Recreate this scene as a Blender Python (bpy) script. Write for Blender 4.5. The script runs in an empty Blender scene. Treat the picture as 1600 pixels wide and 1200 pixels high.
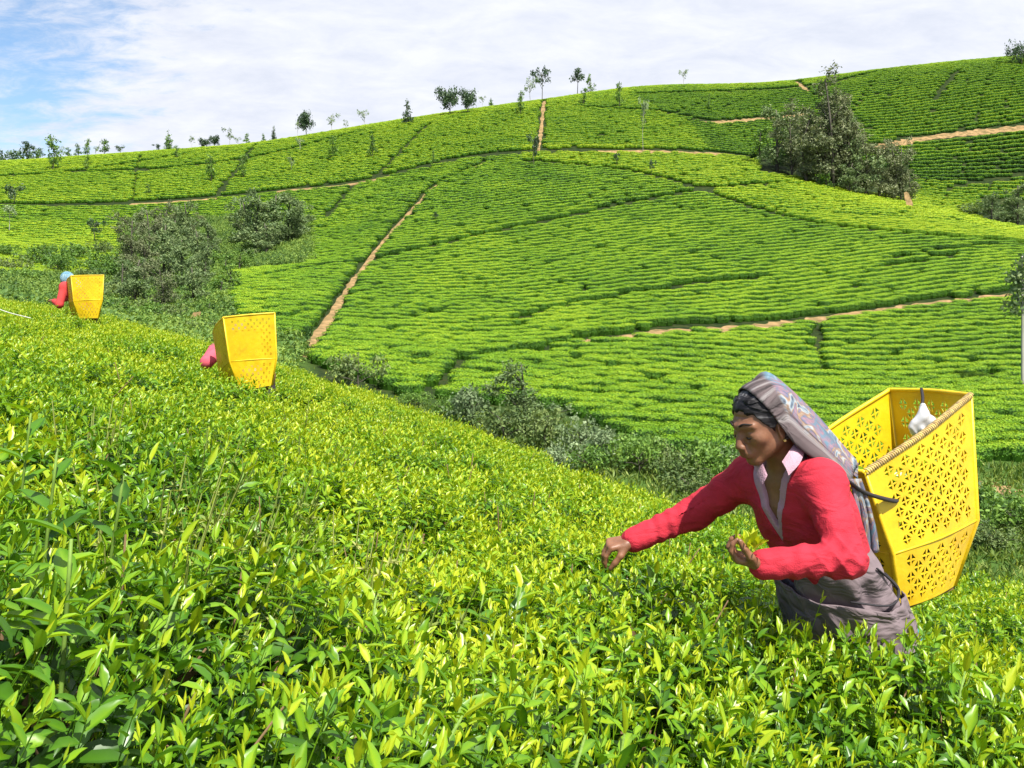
import bpy, math, random
import numpy as np
from mathutils import Vector, Matrix, Quaternion

rng = np.random.default_rng(7)
random.seed(7)
SC = bpy.context.scene
COL = SC.collection

# ------------------------------------------------------------------ camera, sky, sun, exposure
F = 1400.0 / 1600.0
cam_d = bpy.data.cameras.new('camera')
cam_d.sensor_width = 36.0
cam_d.lens = 36.0 * F
cam_d.shift_y = -0.075
cam_d.clip_start = 0.05
cam_d.clip_end = 6000.0
cam = bpy.data.objects.new('camera', cam_d)
COL.objects.link(cam)
cam.location = (0, 0, 0)
cam.rotation_euler = (math.pi / 2, 0, 0)
SC.camera = cam

SUN = Vector((0.24, -0.46, 0.86)).normalized()
sun_d = bpy.data.lights.new('sun', 'SUN')
sun_d.energy = 4.1
sun_d.angle = math.radians(0.6)
sun_d.color = (1.0, 0.955, 0.87)
sun = bpy.data.objects.new('sun', sun_d)
COL.objects.link(sun)
sun.rotation_euler = SUN.to_track_quat('Z', 'Y').to_euler()
sun.location = (-40, -40, 80)

world = bpy.data.worlds.new('World')
SC.world = world
world.use_nodes = True
wn, wl = world.node_tree.nodes, world.node_tree.links
wn.clear()
w_out = wn.new('ShaderNodeOutputWorld')
w_bg = wn.new('ShaderNodeBackground')
w_bg.inputs['Strength'].default_value = 0.10
sky = wn.new('ShaderNodeTexSky')
sky.sky_type = 'NISHITA'
sky.sun_disc = False
sky.sun_elevation = math.asin(SUN.z)
sky.sun_rotation = math.atan2(SUN.x, SUN.y)
sky.altitude = 1500
sky.air_density = 1.3
sky.dust_density = 0.6
sky.ozone_density = 3.0
tc = wn.new('ShaderNodeTexCoord')
sep = wn.new('ShaderNodeSeparateXYZ')
wl.new(tc.outputs['Generated'], sep.inputs[0])
# project the direction on a flat cloud layer so that clouds shrink towards the horizon
mx = wn.new('ShaderNodeMath'); mx.operation = 'MAXIMUM'; mx.inputs[1].default_value = 0.0
wl.new(sep.outputs['Z'], mx.inputs[0])
ad = wn.new('ShaderNodeMath'); ad.operation = 'ADD'; ad.inputs[1].default_value = 0.22
wl.new(mx.outputs[0], ad.inputs[0])
dv = wn.new('ShaderNodeVectorMath'); dv.operation = 'DIVIDE'
cmb = wn.new('ShaderNodeCombineXYZ')
for i in range(3):
    wl.new(ad.outputs[0], cmb.inputs[i])
wl.new(tc.outputs['Generated'], dv.inputs[0]); wl.new(cmb.outputs[0], dv.inputs[1])
mp = wn.new('ShaderNodeMapping'); mp.inputs['Scale'].default_value = (1.0, 1.5, 0.0)
mp.inputs['Location'].default_value = (3.1, 0.4, 0)
wl.new(dv.outputs[0], mp.inputs['Vector'])
def wnoise(scale, detail, rough, dist):
    n = wn.new('ShaderNodeTexNoise')
    n.inputs['Scale'].default_value = scale
    n.inputs['Detail'].default_value = detail
    n.inputs['Roughness'].default_value = rough
    n.inputs['Distortion'].default_value = dist
    wl.new(mp.outputs[0], n.inputs['Vector'])
    return n
n_big = wnoise(1.6, 8, 0.62, 0.2)
n_small = wnoise(8.0, 8, 0.66, 0.35)
# cloud cover: nearly closed, opening towards the left (-X)
lx = wn.new('ShaderNodeMapRange'); lx.inputs['From Min'].default_value = -0.50; lx.inputs['From Max'].default_value = -0.20
lx.inputs['To Min'].default_value = -0.20; lx.inputs['To Max'].default_value = 0.40
lx.interpolation_type = 'SMOOTHSTEP'
wl.new(sep.outputs['X'], lx.inputs['Value'])
a1 = wn.new('ShaderNodeMath'); a1.operation = 'MULTIPLY_ADD'; a1.inputs[1].default_value = 0.62
hz_ = wn.new('ShaderNodeMapRange'); hz_.interpolation_type = 'SMOOTHSTEP'; hz_.inputs['From Min'].default_value = 0.08; hz_.inputs['From Max'].default_value = 0.36
hz_.inputs['To Min'].default_value = 0.10; hz_.inputs['To Max'].default_value = -0.12
wl.new(sep.outputs['Z'], hz_.inputs['Value'])
sm0 = wn.new('ShaderNodeMath'); sm0.operation = 'ADD'; wl.new(lx.outputs[0], sm0.inputs[0]); wl.new(hz_.outputs[0], sm0.inputs[1])
wl.new(n_big.outputs['Fac'], a1.inputs[0]); wl.new(sm0.outputs[0], a1.inputs[2])
a2 = wn.new('ShaderNodeMath'); a2.operation = 'MULTIPLY_ADD'; a2.inputs[1].default_value = 0.95
wl.new(n_small.outputs['Fac'], a2.inputs[0]); wl.new(a1.outputs[0], a2.inputs[2])
cov = wn.new('ShaderNodeMapRange'); cov.interpolation_type = 'SMOOTHSTEP'
cov.inputs['From Min'].default_value = 0.44; cov.inputs['From Max'].default_value = 0.90
wl.new(a2.outputs[0], cov.inputs['Value'])
n_tone = wnoise(5.0, 10, 0.66, 0.3)
ct = wn.new('ShaderNodeValToRGB')
ct.color_ramp.elements[0].position = 0.30; ct.color_ramp.elements[0].color = (3.15, 3.35, 3.88, 1)
ct.color_ramp.elements[1].position = 0.66; ct.color_ramp.elements[1].color = (3.95, 4.06, 4.38, 1)
wl.new(n_tone.outputs['Fac'], ct.inputs[0])
mixc = wn.new('ShaderNodeMix'); mixc.data_type = 'RGBA'
wl.new(cov.outputs[0], mixc.inputs['Factor'])
hs_ = wn.new('ShaderNodeHueSaturation'); hs_.inputs['Saturation'].default_value = 1.05; hs_.inputs['Value'].default_value = 0.72
wl.new(sky.outputs[0], hs_.inputs['Color'])
wl.new(hs_.outputs[0], mixc.inputs['A']); wl.new(ct.outputs[0], mixc.inputs['B'])
wl.new(mixc.outputs['Result'], w_bg.inputs['Color'])
wl.new(w_bg.outputs[0], w_out.inputs['Surface'])

SC.view_settings.view_transform = 'Standard'
SC.view_settings.look = 'None'
SC.view_settings.exposure = 1.30
SC.view_settings.gamma = 1.0
SC.view_settings.use_curve_mapping = False
SC.render.engine = 'CYCLES'
SC.cycles.use_denoising = True
SC.cycles.max_bounces = 6
SC.cycles.transparent_max_bounces = 8

# ------------------------------------------------------------------ small helpers
def at(px, py, y):
    """the point seen at photo pixel (px, py) that lies y metres ahead of the camera"""
    return np.array([(px - 800.0) / 1400.0 * y, y, (480.0 - py) / 1400.0 * y])

def tag(o, label=None, cat=None, group=None, kind=None):
    if label: o['label'] = label
    if cat: o['category'] = cat
    if group: o['group'] = group
    if kind: o['kind'] = kind
    return o

def link(name, data, parent=None, loc=None):
    o = bpy.data.objects.new(name, data)
    COL.objects.link(o)
    if loc is not None: o.location = loc
    if parent is not None: o.parent = parent
    return o

def empty(name, loc=(0, 0, 0)):
    o = bpy.data.objects.new(name, None)
    o.empty_display_size = 0.2
    COL.objects.link(o)
    o.location = loc
    return o

def mesh(name, v, f, mat=None, smooth=True, attrs=None, mats=None, mat_idx=None):
    """v (N,3); f list of faces or an (M,k) array"""
    me = bpy.data.meshes.new(name)
    v = np.asarray(v, dtype=np.float32)
    if isinstance(f, np.ndarray):
        m, k = f.shape
        me.vertices.add(len(v)); me.vertices.foreach_set('co', v.ravel())
        me.loops.add(m * k); me.loops.foreach_set('vertex_index', f.ravel().astype(np.int32))
        me.polygons.add(m); me.polygons.foreach_set('loop_start', np.arange(0, m * k, k, dtype=np.int32))
        me.update(calc_edges=True)
    else:
        me.from_pydata(v.tolist(), [], [list(map(int, q)) for q in f])
    if attrs:
        for an, av in attrs.items():
            a = me.attributes.new(an, 'FLOAT', 'POINT')
            a.data.foreach_set('value', np.asarray(av, dtype=np.float32))
    if mats:
        for m_ in mats: me.materials.append(m_)
    elif mat: me.materials.append(mat)
    if mat_idx is not None:
        me.polygons.foreach_set('material_index', np.asarray(mat_idx, dtype=np.int32))
    me.polygons.foreach_set('use_smooth', np.full(len(me.polygons), smooth))
    me.validate()
    return me

def tube(pts, radii, n=8, cap=True, flat=None):
    """swept tube as (verts, faces); flat squeezes the section along its second axis"""
    pts = np.asarray(pts, float); m = len(pts)
    radii = np.broadcast_to(np.asarray(radii, float), (m,))
    V, Fc = [], []
    t = np.gradient(pts, axis=0); t /= np.linalg.norm(t, axis=1)[:, None] + 1e-9
    ref = np.array([0, 0, 1.0]) if abs(t[0, 2]) < 0.9 else np.array([1.0, 0, 0])
    a = np.cross(t[0], ref); a /= np.linalg.norm(a)
    for i in range(m):
        a = a - t[i] * a.dot(t[i]); a /= np.linalg.norm(a) + 1e-9
        b = np.cross(t[i], a)
        for k in range(n):
            th = 2 * math.pi * k / n
            V.append(pts[i] + radii[i] * (a * math.cos(th) + b * math.sin(th) * (flat or 1.0)))
    for i in range(m - 1):
        for k in range(n):
            k2 = (k + 1) % n
            Fc.append((i * n + k, i * n + k2, (i + 1) * n + k2, (i + 1) * n + k))
    if cap:
        Fc.append(tuple(range(n - 1, -1, -1)))
        Fc.append(tuple((m - 1) * n + k for k in range(n)))
    return V, Fc

class MB:
    def __init__(s): s.v, s.f = [], []
    def add(s, vf):
        o = len(s.v); s.v.extend([np.asarray(p, float) for p in vf[0]]); s.f.extend([tuple(i + o for i in q) for q in vf[1]])
        return s
    def mesh(s, name, mat, smooth=True): return mesh(name, np.array(s.v), s.f, mat, smooth)

def spline(P, n):
    """Catmull-Rom through the points P, n samples"""
    P = np.asarray(P, float)
    Q = np.vstack([2 * P[0] - P[1], P, 2 * P[-1] - P[-2]])
    out = []
    for t in np.linspace(0, len(P) - 1 - 1e-6, n):
        i = int(t); u = t - i
        p0, p1, p2, p3 = Q[i], Q[i + 1], Q[i + 2], Q[i + 3]
        out.append(0.5 * (2 * p1 + (p2 - p0) * u + (2 * p0 - 5 * p1 + 4 * p2 - p3) * u * u + (3 * p1 - p0 - 3 * p2 + p3) * u ** 3))
    return np.array(out)

# ------------------------------------------------------------------ materials
def new_mat(name):
    m = bpy.data.materials.new(name); m.use_nodes = True
    nt = m.node_tree; nt.nodes.clear()
    out = nt.nodes.new('ShaderNodeOutputMaterial')
    return m, nt, nt.nodes, nt.links, out

def ramp(nd, stops):
    r = nd.new('ShaderNodeValToRGB')
    cr = r.color_ramp
    while len(cr.elements) < len(stops): cr.elements.new(0.5)
    for e, (p, c) in zip(cr.elements, stops):
        e.position = p; e.color = (*c, 1)
    return r

def leaf_mat(name, stops, rough=0.35, spec=0.5, trans=0.3, attr='age', inst=False, objrand=0.15, noise_scale=0.0, noise_amt=0.0, tcol=(1.25, 1.2, 0.5)):
    """leaf surface: colour from an age value carried by each leaf, plus some light passing through"""
    m, nt, nd, lk, out = new_mat(name)
    at_ = nd.new('ShaderNodeAttribute'); at_.attribute_name = attr
    val = at_.outputs['Fac']
    def add(src, k, off):
        q = nd.new('ShaderNodeMath'); q.operation = 'MULTIPLY_ADD'; q.inputs[1].default_value = k; q.inputs[2].default_value = off
        lk.new(src, q.inputs[0])
        s = nd.new('ShaderNodeMath'); s.operation = 'ADD'
        lk.new(val, s.inputs[0]); lk.new(q.outputs[0], s.inputs[1])
        return s.outputs[0]
    if objrand:
        oi = nd.new('ShaderNodeObjectInfo')
        val = add(oi.outputs['Random'], objrand * 2, -objrand)
    if inst:
        ai = nd.new('ShaderNodeAttribute'); ai.attribute_type = 'INSTANCER'; ai.attribute_name = 'tone'
        val = add(ai.outputs['Fac'], 1.0, 0.0)
    if noise_amt:
        g = nd.new('ShaderNodeNewGeometry'); nz = nd.new('ShaderNodeTexNoise'); nz.inputs['Scale'].default_value = noise_scale
        nz.inputs['Detail'].default_value = 4
        lk.new(g.outputs['Position'], nz.inputs['Vector'])
        val = add(nz.outputs['Fac'], noise_amt * 2, -noise_amt)
    r = ramp(nd, stops); lk.new(val, r.inputs[0])
    b = nd.new('ShaderNodeBsdfPrincipled')
    b.inputs['Roughness'].default_value = rough
    b.inputs['Specular IOR Level'].default_value = spec
    lk.new(r.outputs[0], b.inputs['Base Color'])
    tr = nd.new('ShaderNodeBsdfTranslucent')
    mu = nd.new('ShaderNodeMix'); mu.data_type = 'RGBA'; mu.blend_type = 'MULTIPLY'; mu.inputs['Factor'].default_value = 1
    mu.inputs['B'].default_value = (*tcol, 1)
    lk.new(r.outputs[0], mu.inputs['A']); lk.new(mu.outputs['Result'], tr.inputs['Color'])
    mi = nd.new('ShaderNodeMixShader'); mi.inputs[0].default_value = trans
    lk.new(b.outputs[0], mi.inputs[1]); lk.new(tr.outputs[0], mi.inputs[2]); lk.new(mi.outputs[0], out.inputs['Surface'])
    return m

def plain_mat(name, col, rough=0.6, spec=0.4, noise=0.0, nscale=8.0, col2=None, bump=0.0, bscale=60.0, coords='Object'):
    m, nt, nd, lk, out = new_mat(name)
    b = nd.new('ShaderNodeBsdfPrincipled')
    b.inputs['Base Color'].default_value = (*col, 1)
    b.inputs['Roughness'].default_value = rough
    b.inputs['Specular IOR Level'].default_value = spec
    tcn = nd.new('ShaderNodeTexCoord')
    if noise or col2:
        nz = nd.new('ShaderNodeTexNoise'); nz.inputs['Scale'].default_value = nscale; nz.inputs['Detail'].default_value = 6
        nz.inputs['Roughness'].default_value = 0.65
        lk.new(tcn.outputs[coords], nz.inputs['Vector'])
        c2 = col2 or tuple(c * (1 - noise) for c in col)
        r = ramp(nd, [(0.35, c2), (0.65, col)])
        lk.new(nz.outputs['Fac'], r.inputs[0]); lk.new(r.outputs[0], b.inputs['Base Color'])
    if bump:
        n2 = nd.new('ShaderNodeTexNoise'); n2.inputs['Scale'].default_value = bscale; n2.inputs['Detail'].default_value = 4
        lk.new(tcn.outputs[coords], n2.inputs['Vector'])
        bp = nd.new('ShaderNodeBump'); bp.inputs['Strength'].default_value = bump; bp.inputs['Distance'].default_value = 0.01
        lk.new(n2.outputs['Fac'], bp.inputs['Height']); lk.new(bp.outputs[0], b.inputs['Normal'])
    lk.new(b.outputs[0], out.inputs['Surface'])
    return m

M = {}
M['tea'] = leaf_mat('tea_leaf', [(0.0, (0.034, 0.098, 0.008)), (0.30, (0.070, 0.190, 0.008)), (0.60, (0.195, 0.350, 0.010)), (1.0, (0.41, 0.475, 0.016))],
                    rough=0.36, spec=0.48, trans=0.34, objrand=0.10, noise_scale=0.9, noise_amt=0.30)
M['tea_far'] = leaf_mat('tea_leaf_far', [(0.0, (0.020, 0.062, 0.007)), (0.32, (0.062, 0.172, 0.008)), (0.60, (0.165, 0.312, 0.010)), (1.0, (0.36, 0.45, 0.018))],
                        rough=0.6, spec=0.25, trans=0.25, inst=True, objrand=0.03, noise_scale=0.11, noise_amt=0.22)
M['weed'] = leaf_mat('weed_leaf', [(0.0, (0.06, 0.12, 0.018)), (0.5, (0.20, 0.27, 0.05)), (1.0, (0.40, 0.40, 0.13))], rough=0.55, spec=0.3, trans=0.3)
M['gully'] = leaf_mat('gully_tree_leaf', [(0.0, (0.065, 0.115, 0.042)), (0.5, (0.140, 0.205, 0.075)), (1.0, (0.25, 0.31, 0.12))], rough=0.6, spec=0.3, trans=0.22, tcol=(1.1, 1.1, 0.8))
M['under'] = leaf_mat('undergrowth_leaf', [(0.0, (0.038, 0.088, 0.020)), (0.5, (0.100, 0.190, 0.036)), (1.0, (0.22, 0.32, 0.06))], rough=0.6, spec=0.25, trans=0.25, inst=True, objrand=0.25)
M['shrub'] = leaf_mat('shrub_leaf', [(0.0, (0.045, 0.085, 0.028)), (0.5, (0.115, 0.175, 0.052)), (1.0, (0.21, 0.27, 0.09))], rough=0.6, spec=0.25, trans=0.25)
M['brown_gully'] = leaf_mat('brownish_tree_leaf', [(0.0, (0.075, 0.102, 0.045)), (0.5, (0.150, 0.178, 0.082)), (1.0, (0.26, 0.28, 0.14))], rough=0.6, spec=0.25, trans=0.22, tcol=(1.1, 1.1, .8))
M['fresh'] = leaf_mat('fresh_tree_leaf', [(0.0, (0.035, 0.085, 0.018)), (0.5, (0.10, 0.20, 0.03)), (1.0, (0.21, 0.34, 0.06))], rough=0.55, spec=0.3, trans=0.28)
M['dark_leaf'] = leaf_mat('dark_tree_leaf', [(0.0, (0.022, 0.050, 0.022)), (0.5, (0.055, 0.100, 0.044)), (1.0, (0.11, 0.17, 0.075))], rough=0.5, spec=0.3, trans=0.18)
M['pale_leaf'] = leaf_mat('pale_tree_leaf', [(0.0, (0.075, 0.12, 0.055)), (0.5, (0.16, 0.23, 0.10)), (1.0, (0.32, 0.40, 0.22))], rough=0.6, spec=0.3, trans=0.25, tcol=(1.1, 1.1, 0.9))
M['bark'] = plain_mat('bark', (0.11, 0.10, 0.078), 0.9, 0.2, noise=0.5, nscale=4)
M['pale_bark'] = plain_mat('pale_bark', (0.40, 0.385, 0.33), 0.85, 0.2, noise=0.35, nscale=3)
M['twig'] = plain_mat('twig', (0.17, 0.11, 0.055), 0.85, 0.2, noise=0.4, nscale=30)
M['green_stem'] = plain_mat('green_stem', (0.16, 0.27, 0.04), 0.6, 0.3, noise=0.4, nscale=20)
M['soil'] = plain_mat('path_soil', (0.33, 0.21, 0.10), 0.95, 0.1, nscale=1.1, col2=(0.10, 0.080, 0.032), bump=0.6, bscale=3.0)
M['core'] = plain_mat('bush_core', (0.014, 0.034, 0.008), 0.95, 0.1, noise=0.5, nscale=6)

def ground_mat():
    m, nt, nd, lk, out = new_mat('ground')
    g = nd.new('ShaderNodeNewGeometry')
    def nz(s, d):
        n = nd.new('ShaderNodeTexNoise'); n.inputs['Scale'].default_value = s; n.inputs['Detail'].default_value = d
        lk.new(g.outputs['Position'], n.inputs['Vector']); return n
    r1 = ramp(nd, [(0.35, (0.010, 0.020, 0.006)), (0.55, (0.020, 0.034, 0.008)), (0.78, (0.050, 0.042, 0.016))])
    r2 = ramp(nd, [(0.3, (0.035, 0.075, 0.014)), (0.6, (0.065, 0.12, 0.020)), (0.8, (0.12, 0.14, 0.04))])
    lk.new(nz(1.4, 8).outputs['Fac'], r1.inputs[0]); lk.new(nz(0.9, 8).outputs['Fac'], r2.inputs[0])
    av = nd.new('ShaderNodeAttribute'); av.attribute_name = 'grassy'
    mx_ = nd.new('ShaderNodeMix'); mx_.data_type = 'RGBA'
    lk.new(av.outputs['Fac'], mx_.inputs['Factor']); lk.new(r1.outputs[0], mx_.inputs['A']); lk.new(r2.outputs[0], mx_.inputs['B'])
    b = nd.new('ShaderNodeBsdfPrincipled'); b.inputs['Roughness'].default_value = 0.95; b.inputs['Specular IOR Level'].default_value = 0.1
    lk.new(mx_.outputs['Result'], b.inputs['Base Color'])
    bp = nd.new('ShaderNodeBump'); bp.inputs['Strength'].default_value = 0.5; bp.inputs['Distance'].default_value = 0.15
    lk.new(nz(3.0, 6).outputs['Fac'], bp.inputs['Height']); lk.new(bp.outputs[0], b.inputs['Normal'])
    lk.new(b.outputs[0], out.inputs['Surface'])
    return m
M['ground'] = ground_mat()

# ------------------------------------------------------------------ terrain: profiles (distance ahead, photo row) per bearing, read as heights
# near part: top of the tea canopy (its ground lies CAN below); far part: the ground itself
CAN = 0.72
NEAR = {
 -600: [(.4, 1300), (1, 900), (3, 560), (6, 450), (10, 400), (16, 375), (20, 372)],
 -300: [(.5, 1250), (1.2, 900), (3, 600), (6, 510), (10, 462), (16, 436), (20, 432)],
 0:    [(.8, 1250), (1.2, 1000), (2, 770), (3.5, 630), (6, 548), (9, 505), (13, 476), (16, 466), (20, 470)],
 200:  [(.9, 1250), (1.3, 1060), (2, 860), (3.5, 690), (5.5, 597), (8, 547), (11, 517), (13, 507), (15, 503), (18, 510)],
 400:  [(1, 1250), (1.4, 1090), (2, 930), (3.5, 755), (5.5, 655), (7.5, 612), (9.5, 582), (11, 566), (12.5, 562), (15, 572)],
 600:  [(1.15, 1250), (1.5, 1110), (2.2, 945), (3.5, 800), (5.5, 702), (7.5, 653), (9.5, 632), (11, 629), (13, 642)],
 800:  [(1.3, 1250), (1.6, 1130), (2.4, 950), (3.5, 850), (5, 772), (7, 722), (8.5, 709), (10, 708), (12, 722)],
 1000: [(1.45, 1250), (1.8, 1130), (2.6, 945), (3.5, 868), (5, 806), (6.5, 785), (8, 781), (10, 796)],
 1200: [(1.6, 1250), (2, 1130), (2.6, 1020), (3.5, 925), (4.5, 868), (6, 842), (7, 840), (9, 854)],
 1400: [(1.75, 1250), (2.1, 1150), (2.6, 1062), (3.5, 975), (4.5, 915), (5.5, 891), (6.5, 887), (8, 905)],
 1600: [(1.9, 1250), (2.3, 1150), (2.9, 1062), (3.7, 985), (4.5, 948), (5.5, 931), (6.5, 929), (8, 945)],
 1900: [(2.1, 1250), (2.6, 1150), (3.7, 1060), (5, 1003), (6, 988), (8, 1005)],
 2300: [(2.3, 1280), (2.8, 1190), (3.9, 1100), (5, 1050), (6, 1040), (8, 1060)],
}
FAR = {
 -600: [(28, 430), (60, 420), (90, 395), (130, 355), (170, 318), (210, 284), (250, 264), (300, 270), (340, 285)],
 -300: [(28, 480), (60, 440), (90, 405), (130, 362), (170, 319), (210, 281), (250, 259), (300, 266), (340, 280)],
 0:    [(26, 525), (60, 470), (90, 425), (130, 375), (170, 322), (210, 278), (250, 252), (300, 262), (340, 275)],
 200:  [(25, 585), (60, 512), (80, 470), (110, 420), (140, 370), (170, 321), (205, 271), (245, 237), (300, 250), (340, 262)],
 400:  [(24, 645), (45, 560), (60, 500), (85, 432), (100, 425), (120, 405), (145, 352), (170, 305), (205, 258), (240, 222), (300, 240), (340, 250)],
 600:  [(23, 715), (40, 622), (60, 530), (80, 460), (105, 390), (130, 335), (150, 303), (172, 280), (205, 230), (240, 188), (300, 205), (340, 215)],
 800:  [(22, 790), (38, 655), (60, 550), (80, 475), (105, 395), (135, 312), (165, 255), (177, 241), (205, 195), (238, 160), (300, 172), (340, 185)],
 1000: [(20, 860), (36, 695), (55, 572), (80, 470), (110, 375), (140, 303), (165, 258), (178, 239), (205, 195), (230, 160), (270, 130), (330, 145)],
 1200: [(19, 920), (34, 725), (55, 590), (80, 480), (110, 385), (140, 312), (160, 268), (175, 266), (190, 250), (215, 205), (240, 165), (270, 127), (330, 145)],
 1400: [(18, 970), (34, 745), (55, 600), (80, 480), (105, 398), (130, 337), (145, 317), (160, 325), (180, 300), (205, 226), (235, 160), (270, 98), (330, 120)],
 1600: [(17, 1010), (32, 750), (55, 592), (80, 472), (105, 405), (125, 372), (137, 358), (155, 368), (180, 300), (205, 205), (235, 140), (265, 78), (330, 105)],
 1900: [(17, 1080), (32, 800), (55, 610), (80, 490), (105, 425), (135, 388), (155, 395), (180, 300), (205, 190), (235, 120), (265, 55), (330, 90)],
 2300: [(17, 1120), (32, 830), (55, 630), (80, 505), (105, 440), (135, 400), (155, 400), (180, 300), (205, 185), (235, 110), (265, 45), (330, 80)],
}
NPX = np.arange(-700, 2401, 20.0)
ND = np.exp(np.linspace(math.log(0.4), math.log(1500.0), 420))
def gsmooth(a, s, ax):
    k = np.exp(-0.5 * (np.arange(-int(3 * s), int(3 * s) + 1) / s) ** 2); k /= k.sum()
    p = int(3 * s)
    pw = [(0, 0), (0, 0)]; pw[ax] = (p, p)
    b = np.pad(a, pw, mode='edge')
    return np.apply_along_axis(lambda r: np.convolve(r, k, 'valid'), ax, b)
def near_w(D):   # 1 where the tea of the near slope stands, fading to 0 in the valley
    return np.clip((19.0 - D) / 6.0, 0, 1)
cols = sorted(NEAR)
ZC, HC = [], []
for c in cols:
    ds, zs = [], []
    for d, py in NEAR[c]:
        ds.append(d); zs.append((480 - py) / 1400 * d - CAN)
    for d, py in FAR[c]:
        ds.append(d); zs.append((480 - py) / 1400 * d)
    ds += [600, 1500]; zs += [zs[-1] - 35, zs[-1] - 90]
    z = np.interp(ND, ds, zs)
    ZC.append(z)
ZC = gsmooth(np.array(ZC), 3.2, 1)
TZ = np.array([np.interp(NPX, cols, ZC[:, j]) for j in range(len(ND))]).T      # (px, D)
TZ = gsmooth(TZ, 2.6, 0)
LND0, LNDS = math.log(0.4), (math.log(1500.0) - math.log(0.4)) / 419
def gz(x, y):
    """ground height at world x, y"""
    x = np.asarray(x, float); y = np.maximum(np.asarray(y, float), 0.401)
    u = np.clip((800 + 1400 * x / y - NPX[0]) / 20.0, 0, len(NPX) - 1.001)
    v = np.clip((np.log(y) - LND0) / LNDS, 0, 418.999)
    i = u.astype(int); j = v.astype(int); a = u - i; b = v - j
    return (TZ[i, j] * (1 - a) * (1 - b) + TZ[i + 1, j] * a * (1 - b) + TZ[i, j + 1] * (1 - a) * b + TZ[i + 1, j + 1] * a * b)
def hit(px, py, d0=20.0, d1=420.0):
    """first ground point seen at photo pixel (px, py), searching from d0 metres outwards"""
    d = np.exp(np.linspace(math.log(d0), math.log(d1), 1400))
    x = (px - 800) / 1400 * d
    z = gz(x, d)
    ppy = 480 - 1400 * z / d
    ok = np.nonzero(ppy <= py)[0]
    k = ok[0] if len(ok) else int(np.argmin(ppy))
    return np.array([x[k], d[k], z[k]])

# ground sheet
U = np.concatenate([NPX[::2]])
gd = np.exp(np.linspace(math.log(0.42), math.log(1450), 330))
GX = np.outer((U - 800) / 1400, gd); GY = np.broadcast_to(gd, GX.shape)
GZ = gz(GX, GY)
nu, nv = GX.shape
idx = np.arange(nu * nv).reshape(nu, nv)
quads = np.stack([idx[:-1, :-1], idx[1:, :-1], idx[1:, 1:], idx[:-1, 1:]], -1).reshape(-1, 4)
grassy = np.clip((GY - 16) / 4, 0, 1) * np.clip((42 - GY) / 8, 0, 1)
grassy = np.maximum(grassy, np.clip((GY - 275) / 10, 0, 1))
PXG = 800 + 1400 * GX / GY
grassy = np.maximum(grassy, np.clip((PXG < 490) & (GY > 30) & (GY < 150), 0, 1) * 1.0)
lw = np.clip((52 - GY) / 10, 0, 1)
ground = link('ground', mesh('ground', np.stack([GX, GY, GZ], -1).reshape(-1, 3), quads, M['ground'], True, {'grassy': grassy.ravel()}))
tag(ground, kind='structure')

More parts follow.
